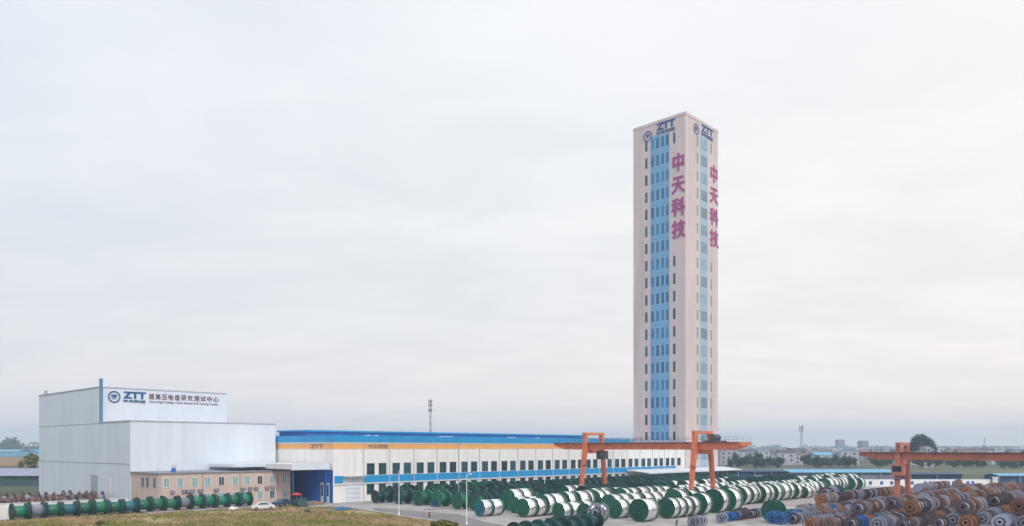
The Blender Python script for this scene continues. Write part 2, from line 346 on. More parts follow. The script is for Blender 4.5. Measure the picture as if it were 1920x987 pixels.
def wbox(face, plane, u0, u1, z0, z1, d0, d1):
    """box on a facade, d0..d1 = how far it stands out"""
    mb = MB()
    return mb.box(plane - d1, plane - d0, min(u0, u1), max(u0, u1), z0, z1) if face == 'L' else mb.box(u0, u1, plane - d1, plane - d0, z0, z1)
def window(parent, face, plane, u0, u1, z0, z1, fm, gm, name='window', bars=(1, 1), fw=.12):
    u0, u1 = min(u0, u1), max(u0, u1)
    mb = MB()
    def B(a, b, c, d, o=.09):
        if face == 'L': mb.box(plane - o, plane - .003, a, b, c, d)
        else: mb.box(a, b, plane - o, plane - .003, c, d)
    B(u0, u1, z0, z0 + fw); B(u0, u1, z1 - fw, z1); B(u0, u0 + fw, z0 + fw, z1 - fw); B(u1 - fw, u1, z0 + fw, z1 - fw)
    for i in range(bars[0]): u = u0 + (u1 - u0) * (i + 1) / (bars[0] + 1); B(u - .035, u + .035, z0 + fw, z1 - fw, .08)
    for i in range(bars[1]): z = z0 + (z1 - z0) * (i + 1) / (bars[1] + 1); B(u0 + fw, u1 - fw, z - .035, z + .035, .07)
    w = mb.build(name, fm, parent)
    wbox(face, plane, u0 + fw * .6, u1 - fw * .6, z0 + fw * .6, z1 - fw * .6, -.02, .03).build('pane', gm, w)
    return w

# ------------------------------------------------------------------ tower
TX, TY, TX1, TY1, TH = 240.7, 144.7, 263.4, 166.4, 128.9
tw = thing('tower', 'very tall slender pinkish tower with blue glass strips and mauve characters', 'tower', (TX, TY, 0))
m = MB(); m.box(TX, TX1, TY, TY1, 0, TH - 1.0); m.build('wall', M['tower'], tw)
m = MB()
for a in ((TX - .12, TX1 + .12, TY - .12, TY + .4), (TX - .12, TX1 + .12, TY1 - .4, TY1 + .12), (TX - .12, TX + .4, TY + .4, TY1 - .4), (TX1 - .4, TX1 + .12, TY + .4, TY1 - .4)): m.box(*a, TH - 1.0, TH)
m.build('parapet', M['tower'], tw)
m = MB(); m.box(TX + 6, TX + 15, TY + 7, TY + 15, TH - 1, TH - .2); m.build('roof_housing', M['roofg'], tw)
yl = lambda px: Y_at(px, TX); xr = lambda px: X_at(px, TY)
wbox('L', TX, yl(1220.5), yl(1255), 2, 123.6, 0, .10).build('curtain_wall', M['curtain'], tw)
wbox('F', TY, xr(1312.8), xr(1326.6), 2, 123.6, 0, .10).build('curtain_wall', M['curtain2'], tw)
for k in range(-1, 18):
    zt = 17.7 + 6.18 * k; zb = zt - 3.7
    if k >= 0:
        for px in (1224, 1233.4, 1243, 1251.6):
            y = yl(px); wbox('L', TX, y - .48, y + .48, zb, zt, .10, .16).build('window', M['glassb'], tw)
    wbox('F', TY, xr(1314.2), xr(1325.2), zb, zt, .10, .16).build('window', M['paleglass'], tw)
    for px in (1212, 1264.3):
        if k < 0 or (px > 1250 and 84 < zt < 118): continue
        y = yl(px); wbox('L', TX, y - .45, y + .45, zb, zt, 0, .06).build('slit_window', M['glass'], tw)
    for px in (1307.8, 1333.3):
        if px > 1320 and 84 < zt < 118: continue
        x = xr(px); wbox('F', TY, x - .4, x + .4, zb, zt, 0, .06).build('slit_window', M['roofg'], tw)
for i, ch in enumerate("中天科技"):
    zt = 115.0 - i * 7.85
    brush_char(ch, M['mauve'], tw, 'L', TX - .02, 150.0, 144.95, zt - 5.9, zt)
    brush_char(ch, M['mauve'], tw, 'F', TY - .02, 257.6, 263.2, zt - 5.9, zt)
emblem(M['logo'], tw, 'L', TX - .02, yl(1214.5), 124.4, 1.9)
text_part("ZTT", 'lettering', M['logo'], tw, 'L', TX - .02, yl(1230.5), yl(1266), 125.2, 127.8, .12, .045)
text_part("中天科技", 'lettering', M['logo'], tw, 'L', TX - .02, yl(1231), yl(1266), 123.65, 124.9, .14)
emblem(M['logo'], tw, 'F', TY - .02, 248.0, 124.9, 1.9)
text_part("ZTT", 'lettering', M['logo'], tw, 'F', TY - .02, 251.4, 259.7, 125.2, 127.8, .12, .045)
text_part("中天科技", 'lettering', M['logo'], tw, 'F', TY - .02, 251.4, 259.7, 123.65, 124.9, .14)

# ------------------------------------------------------------------ long factory
FX0, FX1, FYY, FYB = 97.0, 240.3, 144.7, 215.0
fa = thing('factory', 'long white factory hall with blue fascia, orange band and blue window stripe', 'factory', (FX0, FYY, 0))
m = MB(); m.box(FX0, FX1, FYY, FYB, 0, 13.0); m.build('wall', M['facw'], fa)
m = MB(); m.add([(FX0, FYY, 13), (FX1, FYY, 13), (FX1, FYB, 13), (FX0, FYB, 13), (FX0, 180, 15.2), (FX1, 180, 15.2)], [(0, 1, 5, 4), (4, 5, 2, 3), (0, 4, 3), (1, 2, 5)]); m.build('roof', M['lilac'], fa)
# stacked bands wrap the front and the left end
def band(name, z0, z1, d, mt, x1=FX1, ybk=FYB):
    b = MB(); b.add([(FX0 - d, FYY - d, z0), (x1, FYY - d, z0), (x1, FYY - .001, z0), (FX0 - .001, FYY - .001, z0), (FX0 - .001, ybk, z0), (FX0 - d, ybk, z0)] + [(FX0 - d, FYY - d, z1), (x1, FYY - d, z1), (x1, FYY - .001, z1), (FX0 - .001, FYY - .001, z1), (FX0 - .001, ybk, z1), (FX0 - d, ybk, z1)],
        [(0, 1, 7, 6), (1, 2, 8, 7), (2, 3, 9, 8), (3, 4, 10, 9), (4, 5, 11, 10), (5, 0, 6, 11), (6, 7, 8, 9), (6, 9, 10, 11), (0, 3, 2, 1), (0, 5, 4, 3)])
    return b.build(name, mt, fa)
band('orange_band', 11.75, 12.88, .06, M['orange_band'])
band('gutter_trim', 12.9, 13.25, .16, M['white'])
band('fascia', 13.27, 14.7, .35, M['blue'], 207.0)
m = MB(); m.box(207.02, FX1, FYY - .35, FYY - .05, 13.27, 14.5); m.build('fascia', M['lilac'], fa)
m = MB(); m.box(100, 204, 160, 172, 14.0, 15.75); m.build('ridge_vent', M['blue2'], fa)
m = MB(); m.box(99.6, 204.4, 159.6, 172.4, 15.75, 16.15); m.build('ridge_cap', M['blue'], fa)
m = MB(); m.box(204.5, 240, 162, 172, 14.4, 15.3); m.build('ridge_vent', M['lilac'], fa)
for px in (690, 705, 828, 838, 845, 955, 962, 1008):
    x = X_at(px, 158.6); m = MB(); m.box(x - .45, x + .45, 158.2, 159.5, 14.3, 15.1); m.build('roof_fan', M['white'], fa)
BAYS = [104.9 + 7.2 * k for k in range(20)]
for k, b in enumerate(BAYS):
    if b > 240: break
    m = MB(); m.box(b - .09, b + .09, FYY - .16, FYY - .001, .12, 11.7); m.build('downpipe', M['pipe'], fa)
    if k == 19: break
    for o in (.9, 4.2):
        if b + o + 2.0 > 240: continue
        window(fa, 'F', FYY, b + o, b + o + 2.1, 5.98, 8.55, M['frame'], M['glass'])
        if b < 203: window(fa, 'F', FYY, b + o, b + o + 2.0, 1.6, 3.9, M['frame'], M['glass'])
for k, b in enumerate(BAYS[:18]):
    m = MB(); m.box(b + .11, b + 7.09, FYY - .12, FYY - .001, 4.25 if k < 14 else 5.2, 5.85); m.build('blue_stripe', M['blue'], fa)
m = MB(); m.box(97.3, 99.5, FYY - .1, FYY - .001, 4.3, 5.9); m.build('blue_stripe', M['blue'], fa)
m = MB(); m.box(97.2, 205, FYY - .3, FYY - .125, 4.0, 4.22); m.build('sill_trim', M['white'], fa)
dr = MB(); dr.box(100.2, 104.1, FYY - .10, FYY - .002, .13, 5.0)
dr = dr.build('roller_door', M['hallw'], fa)
m = MB()
for z in (1, 2, 3, 4): m.box(100.3, 104.0, FYY - .14, FYY - .101, z, z + .06)
m.build('door_rib', M['trim'], dr)
m = MB(); m.box(99.4, 104.8, FYY - 1.5, FYY - .13, 5.55, 5.75); m.build('door_canopy', M['trim'], fa)
text_part("ZTT", 'lettering', M['greyl'], fa, 'L', FX0 - .09, Y_at(583, FX0), Y_at(607, FX0), 11.95, 12.75, .08)
text_part("中天科技", 'lettering', M['greyl'], fa, 'F', FYY - .09, X_at(690, FYY), X_at(727, FYY), 11.9, 12.8, .08)
# blue lower part of the left end, with its doors
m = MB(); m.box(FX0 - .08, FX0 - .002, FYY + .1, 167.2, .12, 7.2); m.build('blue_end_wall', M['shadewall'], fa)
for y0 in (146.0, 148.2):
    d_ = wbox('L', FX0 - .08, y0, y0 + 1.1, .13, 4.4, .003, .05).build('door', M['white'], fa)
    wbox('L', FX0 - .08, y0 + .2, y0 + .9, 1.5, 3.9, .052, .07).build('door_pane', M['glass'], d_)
# loading canopy on posts in front of the left end
ca = thing('loading_canopy', 'pale flat canopy over the blue recess between office and factory', 'canopy', (87.5, 146.0, 0))
m = MB(); m.box(87.5, 96.55, 145.6, 166.9, 7.5, 8.6); m.build('roof', M['white'], ca)
m = MB(); m.box(80, 87.48, 156, 166.9, 7.9, 8.5); m.build('roof', M['hallw'], ca)
m = MB(); m.box(87.4, 96.6, 145.45, 145.58, 7.35, 8.7); m.build('fascia', M['hallw'], ca)
for x in (88.2, 96.2):
    m = MB(); m.cyl((x, 146.2, .12), (x, 146.2, 7.5), .13); m.build('post', M['blue2'], ca)
# low awning before the tower
aw = thing('awning', 'long low awning with blue edge along the factory, ending under the tower', 'awning', (205, 136, 0))
m = MB(); m.add([(205, 136, 4.3), (265, 136, 4.3), (265, 144.1, 5.1), (205, 144.1, 5.1), (205, 136, 4.1), (265, 136, 4.1), (265, 144.1, 4.9), (205, 144.1, 4.9)], [(0, 1, 2, 3), (7, 6, 5, 4), (0, 4, 5, 1), (1, 5, 6, 2), (2, 6, 7, 3), (3, 7, 4, 0)]); m.build('roof', M['hallw'], aw)
m = MB(); m.box(205, 265, 135.85, 135.98, 3.95, 4.35); m.build('fascia', M['hallw'], aw)
for x in range(206, 266, 7):
    m = MB(); m.cyl((x, 136.3, .12), (x, 136.3, 4.1), .1); m.build('post', M['trim'], aw)

# ------------------------------------------------------------------ test hall
hx0, hx1, hxu, hy0, hy1, hy2 = 63.5, 96.3, 93.0, 167.3, 184.8, 226.4
ha = thing('test_hall', 'big windowless pale grey hall in two steps with company sign on top', 'hall', (hx0, hy0, 0))
m = MB(); m.box(hx0, hx1, hy0, hy1, 0, 17.4); m.build('lower_block', M['hallw'], ha)
m = MB(); m.box(hx0, hxu, hy1 + .003, hy2, 0, 25.2); m.build('upper_block', M['hallw'], ha)
m = MB(); m.box(hx0 - .12, hx1 + .1, hy0 - .12, hy1 - .05, 17.41, 17.65); m.build('coping', M['seam'], ha)
m = MB(); m.box(hx0 - .12, hxu + .1, hy1 - .1, hy2 + .1, 25.21, 25.45); m.build('coping', M['seam'], ha)
for z, y1 in ((17.3, hy2), (8.6, hy2)):
    m = MB(); m.box(hx0 - .05, hx0 - .002, (hy0 if z < 10 else hy1 + .1), y1, z, z + .16); m.build('flashing', M['seam'], ha)
m = MB(); m.box(hx0 + .1, hx0 + .72, hy1 - .45, hy1 - .002, 17.66, 27.2); m.build('flue', M['flue'], ha)
m = MB(); m.cyl((hx0 + 1, hy2 - 2, 25.4), (hx0 + 1, hy2 - 2, 26.6), .5, .3); m.build('roof_vent', M['trim'], ha)
yd = Y_at(171, hx0), Y_at(184, hx0)
d_ = wbox('L', hx0, yd[0], yd[1], 1.0, 6.0, .002, .08).build('door', M['seam'], ha)
wbox('L', hx0, yd[1] + .5, yd[1] + .7, 1.6, 2.0, .082, .12).build('handle', M['trim'], d_)
wbox('L', hx0, Y_at(203, hx0), Y_at(208, hx0), .2, 5.4, .002, .05).build('door', M['white'], ha)
sy = hy1 - .02
sx = lambda px: X_at(px, hy1)
emblem(M['logo'], ha, 'F', sy, sx(214), 12 + (840 - 743.5) / F * 173.6, 1.32)
zz = lambda px, py: 12 + (840 - py) / F * (hy1 / ray(px)[1])
text_part("ZTT", 'lettering', M['logo'], ha, 'F', sy, sx(230.5), sx(273.5), zz(250, 748), zz(250, 735), .12, .045)
text_part("中天科技", 'lettering', M['logo'], ha, 'F', sy, sx(231), sx(273), zz(250, 755.5), zz(250, 750), .14)
zb, zt = zz(340, 751.5), zz(340, 741.2)
for i, ch in enumerate("超高压电缆研究测试中心"):
    p0 = 279.5 + i * 12.05; text_part(ch, 'lettering', M['mauve2'], ha, 'F', sy, sx(p0), sx(p0 + 9.3), zb, zt, off=0)
text_part("Ultra-High Voltage Cable Research & Testing Center", 'lettering', M['mauve2'], ha, 'F', sy, sx(279.5), sx(409), zz(340, 758.5), zz(340, 754.2), .08, 0)

# ------------------------------------------------------------------ office annex
ox0, ox1, oy0, oy1 = 63.7, 92.2, 153.9, 167.1
of = thing('office_annex', 'two-storey pinkish office block with small windows at the foot of the hall', 'office building', (ox0, oy0, 0))
m = MB(); m.box(ox0, ox1, oy0, oy1, 0, 6.9); m.build('wall', M['officew'], of)
m = MB(); m.box(ox0 - .25, ox1, oy0 - .25, oy1, 6.91, 7.15); m.build('roof', M['roofg'], of)
for px in (312, 337, 365, 389, 415, 441, 463, 487, 510, 533):
    x = X_at(px, oy0); window(of, 'F', oy0, x - .62, x + .62, 4.25, 6.15, M['white'], M['glassg'] if px not in (415, 487) else M['glass'], bars=(1, 0), fw=.1)
for px in (365, 389, 415, 441, 463, 487, 510, 533):
    x = X_at(px, oy0); window(of, 'F', oy0, x - .62, x + .62, 1.1, 2.9, M['white'], M['glassg'] if px % 2 else M['glass'], bars=(1, 0), fw=.1)
for px in (268, 277, 290):
    y = Y_at(px, ox0); window(of, 'L', ox0, y - .6, y + .6, 4.25, 6.15, M['trim'], M['glass'], bars=(1, 0), fw=.1)
for px in (323, 345, 352, 360, 375, 405, 455, 468, 480, 500, 511):
    x = X_at(px, oy0); u = MB(); u.box(x - .42, x + .42, oy0 - .38, oy0 - .02, 3.1, 3.72); u = u.build('air_conditioner', M['house2'], of)
    g = MB(); g.cyl((x - .12, oy0 - .38, 3.41), (x - .12, oy0 - .40, 3.41), .23, n=16); g.build('fan_grille', M['trim'], u)
for px in (300, 380, 450, 520):
    x = X_at(px, oy0); m = MB(); m.cyl((x, oy0 - .08, .12), (x, oy0 - .08, 6.9), .06, n=8); m.build('downpipe', M['trim'], of)
x = X_at(452, oy0); m = MB(); m.box(x - 1.3, x + .9, oy0 - .06, oy0 - .002, .13, 2.7); m.build('doorway', M['glass'], of)
dx = X_at(325, 156)
ds = thing('roof_vent', 'small bluish vent with a white hood on the office roof', 'vent', (dx, 156, 7.15))
m = MB(); m.cyl((dx, 156, 7.15), (dx, 156, 8.0), .45, .35, 12); m.build('base', M['blue2'], ds)
m = MB(); m.lathe_x([(-.1, .05), (-.05, .5), (.1, .62), (.12, .6), (0, .45), (-.02, .05)], 16); m.v = [(dx + p[0], 156 + p[1], 8.4 + p[2]) for p in m.v]; m.build('hood', M['white'], ds)
m = MB(); m.cyl((dx + .5, 156, 7.15), (dx + .5, 156, 9.1), .06, n=8); m.build('pole', M['trim'], ds)

# ------------------------------------------------------------------ perimeter walls
pw = thing('perimeter_wall', 'long white perimeter wall behind the row of green drums at left', 'wall', (-20, 152.6, 0))
m = MB(); m.box(-20, 57.4, 152.4, 152.65, 0, 2.6); m.build('panel', M['wallw'], pw)
m = MB(); m.box(-20, 57.5, 152.3, 152.75, 2.601, 2.7); m.build('coping', M['white'], pw)
for i in range(13):
    x = -20 + 6.45 * i; m = MB(); m.box(x - .2, x + .2, 152.25, 152.38, 0, 2.34); m.build('pier', M['wallw'], pw)
a, b = at(1590, 242), at(1858, 242)
def oriented_wall(name, label, pa, pb, h, th=.3):
    dx, dy = pb[0] - pa[0], pb[1] - pa[1]; L_ = math.hypot(dx, dy)
    return thing(name, label, 'wall', (pa[0], pa[1], 0), math.atan2(dy, dx)), L_
rw, L_ = oriented_wall('perimeter_wall', 'white perimeter wall with a row of blue squares at the far right', a, b, 2.3)
m = MB(); m.box(0, L_, 0, .25, 0, 2.25); m.build('panel', M['wallw'], rw, world=False)
m = MB(); m.box(0, L_, -.06, .31, 2.251, 2.35); m.build('coping', M['white'], rw, world=False)
for px in [1632, 1653, 1672] + [1710.5, 1735, 1744.5, 1752.5, 1761, 1769.5, 1778.5, 1787.5, 1797, 1815, 1824]:
    u = L_ * (px - 1590) / (1858 - 1590); m = MB(); m.box(u - .45, u + .45, -.05, -.002, .7, 1.75); m.build('blue_square', M['blue2'], rw, world=False)
gp = at(1866, 241); gt = thing('gate_pillar', 'white pillar closing the right end of the far white wall', 'pillar', (gp[0], gp[1], 0))
m = MB(); m.box(-.6, .6, -.6, .6, 0, 2.9); m.box(-.75, .75, -.75, .75, 2.9, 3.1); m.build('shaft', M['white'], gt, world=False)

# ------------------------------------------------------------------ low sheds
def shed(px0, px1, D, h, depth, wall, roof, label, rise=1.0, posts=True, lean=False, name='shed'):
    a, b = at(px0, D), at(px1, D); dx, dy = b[0] - a[0], b[1] - a[1]; L_ = math.hypot(dx, dy)
    s = thing(name, label, 'shed', (a[0], a[1], 0), math.atan2(dy, dx))
    m = MB(); m.box(.2, L_ - .2, .4, depth, 0, h - .02); m.build('wall', wall, s, world=False)
    m = MB(); v = [(0, -.6, h), (L_, -.6, h), (L_, depth / 2, h + rise), (0, depth / 2, h + rise), (L_, depth + .4, h), (0, depth + .4, h)]
    v2 = [(p[0], p[1], p[2] + .15) for p in v]
    m.add(v + v2, [(0, 3, 2, 1), (3, 5, 4, 2), (6, 7, 8, 9), (9, 8, 10, 11), (0, 1, 7, 6), (5, 11, 10, 4), (0, 6, 9, 3), (3, 9, 11, 5), (1, 2, 8, 7), (2, 4, 10, 8)]); m.build('roof', roof, s, world=False)
    if posts:
        n = max(2, int(L_ / 6))
        for i in range(n + 1):
            m = MB(); m.box(L_ * i / n - .1 if i else .2, (L_ * i / n + .1) if i < n else L_ - .05, -.5, -.3, 0, h - .02); m.build('post', M['trim'], s, world=False)
    return s
shed(1352, 1478, 283, 3.4, 14, M['navy'], M['navy'], 'dark navy open shed just right of the tower base', .5)
shed(1480, 1684, 286, 3.0, 16, M['house2'], M['lblue'], 'long light blue roofed shed behind the white drums', .9)
shed(1706, 1806, 262, 3.1, 8, M['navy'], M['navy'], 'dark navy low shed behind the far white wall', .5)
shed(1872, 1990, 255, 2.9, 8, M['navy'], M['lblue'], 'dark open shed with light blue roof edge at right edge of the picture', .6)
shed(-60, 72, 246, 3.2, 14, M['wallteal'], M['lilac'], 'grey roofed teal shed at the left edge of the picture', 2.1, posts=False)
for i, (p0, p1, D, h) in enumerate(((-80, 30, 1060, 7), (34, 95, 1150, 7), (-60, 60, 1500, 9))):
    shed(p0, p1, D, h, 50, M['lblue'], M['blue'] if i == 1 else M['lblue'], ['blue roofed long shed far away at the left edge', 'deeper blue roofed shed far away beside the hall', 'pale blue shed at the foot of the distant trees at left'][i], 2.5, posts=False, name='distant_shed')

# ------------------------------------------------------------------ fields (setting)
def strip(name, px0, px1, y0, y1, z, m): sheet(name, [G(px0, y1), G(px1, y1), G(px1, y0), G(px0, y0)], z, m)
strip('stubble_field', -120, 110, 858.5, 874, .02, M['field'])
strip('green_field', 1640, 2050, 873, 890, .02, M['fieldg'])
strip('far_road', 1340, 1700, 880.2, 881.6, .05, M['conc'])

# ------------------------------------------------------------------ gantry cranes
def crane(X0, Yf, Yn, Yb0, Yb1, zb0, zb1, ztop, pm, label, wt=7.2, wb=9.9):
    c = thing('gantry_crane', label, 'gantry crane', (X0, (Yf + Yn) / 2, 0), 0, 'orange gantry cranes over the drum yard')
    for sx_ in (-1, 1):                                    # box girders with tapered cantilever tips
        x0 = X0 + sx_ * 2.1 - .45; x1 = x0 + .9; hgt = zb1 - zb0
        v = []
        for x in (x0, x1):
            for (y, za, zc_) in ((Yb0, zb0 + hgt * .65, zb1), (Yb0 + 3.2, zb0, zb1), (Yb1 - 3.2, zb0, zb1), (Yb1, zb0 + hgt * .65, zb1)): v += [(x, y, za), (x, y, zc_)]
        f = []
        for i in range(3):
            a_ = 2 * i
            f += [(a_, a_ + 1, a_ + 3, a_ + 2), (8 + a_, 8 + a_ + 2, 8 + a_ + 3, 8 + a_ + 1), (a_ + 1, 8 + a_ + 1, 8 + a_ + 3, a_ + 3), (a_, a_ + 2, 8 + a_ + 2, 8 + a_)]
        f += [(0, 8, 9, 1), (6, 7, 15, 14)]
        m = MB(); m.add(v, f)                               # stiffener ribs follow
        y = Yb0 + 3.5
        while y < Yb1 - 3.2:
            m.box(x0 - .05, x0 - .002, y, y + .12, zb0 + .06, zb1 - .06); y += 1.9
        m.build('girder', pm, c)
        m = MB(); xr_ = x1 + .5 if sx_ > 0 else x0 - .5
        m.box(min(xr_, x0), max(xr_, x1), Yb0 + .3, Yb1 - .3, zb1 + .002, zb1 + .06); m.build('walkway', M['rail'], c)
        m = MB(); y = Yb0 + .4; n = int((Yb1 - Yb0 - .8) / 1.9)
        for i in range(n + 1):
            yy = Yb0 + .4 + (Yb1 - Yb0 - .8) * i / n; m.bar((xr_, yy, zb1 + .06), (xr_, yy, zb1 + 1.15), .035)
        for zz_ in (.6, 1.13): m.bar((xr_, Yb0 + .4, zb1 + zz_), (xr_, Yb1 - .4, zb1 + zz_), .03)
        m.build('railing', M['rail'], c)
    for yy in (Yb0 + .15, Yb1 - .15):
        m = MB(); m.box(X0 - 1.64, X0 + 1.64, yy - .15, yy + .15, zb1 - .7, zb1 - .02); m.build('end_tie', pm, c)
    for Yc in (Yf, Yn):
        for sx_ in (-1, 1):
            xt, xb = X0 + sx_ * (wt / 2 - .45), X0 + sx_ * wb / 2
            m = MB(); m.bar((xb, Yc, .9), (xt, Yc, zb1 + .1), .8, .65, 1.1, .9); lg = m.build('leg', pm, c)
            m = MB(); m.box(xb - 1.1, xb + 1.1, Yc - .35, Yc + .35, .55, .898); m.build('bogie_frame', pm, lg)
            for q in (-.65, .65):
                m = MB(); m.cyl((xb + q, Yc - .2, .42), (xb + q, Yc + .2, .42), .3, n=14); m.build('wheel', M['rail'], lg)
            m = MB(); m.bar((xt, Yc, zb1 + .102), (xt, Yc, ztop - .6), .95, .8); m.build('portal_post', pm, c)
        m = MB(); m.box(X0 - wt / 2 - .15, X0 + wt / 2 + .15, Yc - .42, Yc + .42, ztop - .598, ztop); m.build('portal_beam', pm, c)
        m = MB(); m.box(X0 - wb / 2 + 1.11, X0 + wb / 2 - 1.11, Yc - .25, Yc + .25, .95, 1.5); m.build('sill_beam', pm, c)
        m = MB(); m.box(X0 - wt / 2 + .7, X0 + wt / 2 - .7, Yc - .35, Yc + .35, zb0 - .9, zb0 - .003); m.build('cross_beam', pm, c)
        m = MB(); m.box(X0 - wt / 2 - .9, X0 - wt / 2 + .2, Yc - .8, Yc + .8, zb0 - 3.7, zb0 - 3.6); m.build('platform', M['rail'], c)
    xl, xh = X0 - wb / 2 - .62, X0 - wt / 2 - .35             # ladder up the far left leg
    m = MB()
    for o_ in (-.22, .22): m.bar((xl, Yf + o_, 1.0), (xh, Yf + o_, zb0 - 3.6), .05)
    for q in range(24): f_ = q / 23; m.bar((xl + (xh - xl) * f_, Yf - .22, 1.1 + (zb0 - 4.8) * f_), (xl + (xh - xl) * f_, Yf + .22, 1.1 + (zb0 - 4.8) * f_), .035)
    m.build('ladder', M['rail'], c)
    yt = Yn - (Yn - Yb0) * .30 if Yb0 < Yn else Yn
    m = MB(); m.box(X0 - 2.5, X0 + 2.5, yt - 1.4, yt + 1.4, zb1 + .07, zb1 + .4); m.build('trolley', M['rail'], c)
    m = MB(); m.cyl((X0 - 1.2, yt, zb1 + 1.0), (X0 + 1.2, yt, zb1 + 1.0), .75, n=18); m.build('hoist_drum', M['rail'], c)
    m = MB(); xc = X0 if pm is M['crane'] else X0 - wt / 2 - .2; yc = Yf - 2.6 if pm is M['crane'] else Yf - .2; zc_ = zb0 if pm is M['crane'] else zb0 - .6
    m.box(xc - 1.0, xc + 1.0, yc - 1, yc + 1, zc_ - 2.3, zc_ - .3); cb = m.build('cab', M['rail'] if pm is M['crane'] else pm, c)
    m = MB(); m.box(xc - 1.03, xc - 1.002, yc - .8, yc + .8, zc_ - 1.6, zc_ - .6); m.build('cab_window', M['glass'], cb)
    return c
C1Y = (86.5, 115.7)
crane(150.8, 115.7, 86.5, 76.5, 126.0, 11.6, 13.15, 15.6, M['crane'], 'bright orange gantry crane standing in front of the tower and factory')
crane(160.5, 49.3, 18.5, 9.0, 56.5, 9.75, 11.1, 13.0, M['crane2'], 'faded red gantry crane over the rusty drums at right', 5.4, 7.2)
for y in (86.5, 115.7):
    sheet('crane_rail', [(98, y - .06), (262, y - .06), (262, y + .06), (98, y + .06)], .2, M['rail'], .12)
for y in (49.3, 18.5):
    sheet('crane_rail', [(98, y - .06), (300, y - .06), (300, y + .06), (98, y + .06)], .2, M['rail'], .12)

# ------------------------------------------------------------------ drum prototypes (unit: radius 1, width 1, axis along X, standing on z = 0)
def flange_mesh(x0, out, spoke=True, t=.07, bore=.10):
    """steel flange: raised rim, dished web with ribs, hub ring, centre bore; `out` = direction of its outer face"""
    s = out; m = MB()
    if bore > .2:                                           # open spoked reel end
        for r0, r1, tt in ((.80, 1.0, t), (.24, .44, t * .8)):
            m.lathe_x([(x0, r0), (x0, r1), (x0 - s * tt, r1), (x0 - s * tt, r0)][::(1 if s > 0 else -1)], 26, 1.0)
        for k in range(10):
            a = 2 * math.pi * k / 10 + .2; c, q = math.cos(a), math.sin(a)
            m.bar((x0 - s * .03, .43 * c, 1 + .43 * q), (x0 - s * .03, .82 * c, 1 + .82 * q), .09, .045)
        return m
    m.lathe_x([(x0, bore), (x0, max(.30, bore + .06)), (x0 - s * .028, max(.31, bore + .07)), (x0 - s * .028, .90), (x0, .92), (x0, 1.0), (x0 - s * t, 1.0), (x0 - s * t, bore)][::(1 if s > 0 else -1)], 30, 1.0)
    if spoke:
        for k in range(8):
            a = 2 * math.pi * k / 8 + .2; c, q = math.cos(a), math.sin(a)
            m.bar((x0 - s * .014, .31 * c, 1 + .31 * q), (x0 - s * .014, .90 * c, 1 + .90 * q), .05, .026)
    return m
def drum_proto(name, label, cat, fm, bm, barrel_r, group, wrap=False, strap=None):
    bore = .32 if name == 'old_drum' else .10
    p = empty(name, (0, 0, 0)); tag(p, label, cat, group)
    ft = .045 if wrap else .11 if 'left wall' in group else .07
    for s_ in (-1, 1): flange_mesh(.5 * s_, s_, t=ft, bore=bore).build('flange', fm, p, world=False)
    m = MB(); r = barrel_r; e_ = .499 - ft
    m.lathe_x([(-e_, r), (e_, r), (e_, r - .05), (-e_, r - .05)], 36, 1.0)
    b = m.build('wrapping' if wrap else 'barrel', bm, p, world=False)
    me = b.data; n_ = len(me.polygons)
    me.polygons.foreach_set('use_smooth', [i % 4 == 0 for i in range(n_)])
    if wrap:
        m = MB(); m.lathe_x([(-.43, .12), (.43, .12), (.43, .09), (-.43, .09)], 12, 1.0); m.build('hub_tube', M['steel'], p, world=False)
    return reg(p)
P = dict(
    white=drum_proto('cable_drum', 'x', 'cable drum', M['green'], M['wrap'], .965, 'white-wrapped cable drums in the yard', True),
    whiteblue=drum_proto('cable_drum', 'x', 'cable drum', M['teald'], M['wrap'], .965, 'white-wrapped cable drums in the yard', True),
    green=drum_proto('empty_drum', 'x', 'cable drum', M['green'], M['green'], .66, 'empty green cable drums in the yard'),
    dgreen=drum_proto('empty_drum', 'x', 'cable drum', M['dgreen'], M['dgreen'], .62, 'empty green cable drums in the yard'),
    bgreen=drum_proto('empty_drum', 'x', 'cable drum', M['dgreen'], M['green2'], .66, 'green drums in a row along the left wall'),
    bgrey=drum_proto('empty_drum', 'x', 'cable drum', M['dgreen'], M['greyd'], .66, 'green drums in a row along the left wall'),
    bteal=drum_proto('empty_drum', 'x', 'cable drum', M['dgreen'], M['teald'], .66, 'green drums in a row along the left wall'),
    rust=drum_proto('old_drum', 'x', 'cable drum', M['rust'], M['plum'], .56, 'old drums crowded at the right'),
    wood=drum_proto('old_drum', 'x', 'cable drum', M['rust2'], M['plum'], .58, 'old drums crowded at the right'),
    grey=drum_proto('old_drum', 'x', 'cable drum', M['greyd'], M['plum'], .56, 'old drums crowded at the right'),
    plum=drum_proto('old_drum', 'x', 'cable drum', M['plum'], M['greyd'], .55, 'old drums crowded at the right'),
    blue=drum_proto('old_drum', 'x', 'cable drum', M['bluedrum'], M['bluedrum'], .6, 'old drums crowded at the right'),
)
COLW = dict(white='white-wrapped green drum', whiteblue='wrapped drum with blue end', green='empty green drum', dgreen='empty dark green drum', bgreen='drum with bright green barrel', bgrey='green drum with grey barrel',
            bteal='green drum with teal barrel', rust='rusty brown drum', wood='weathered tan drum', grey='weathered grey drum', plum='dull maroon drum', blue='blue drum')
used = set()
COUNT = {}
def drum(kind, x, y, d, w, label, group=None, rz=0.0, z=.12):
    pr = P[kind]
    if kind in used: o = dup(pr)
    else: o = pr; used.add(kind)
    o.location = (x + w / 2, y, z); o.scale = (w, d / 2, d / 2); o.rotation_euler = (0, 0, rz)
    o['label'] = label; COUNT[kind] = COUNT.get(kind, 0) + 1
    if group: o['group'] = group
    return o
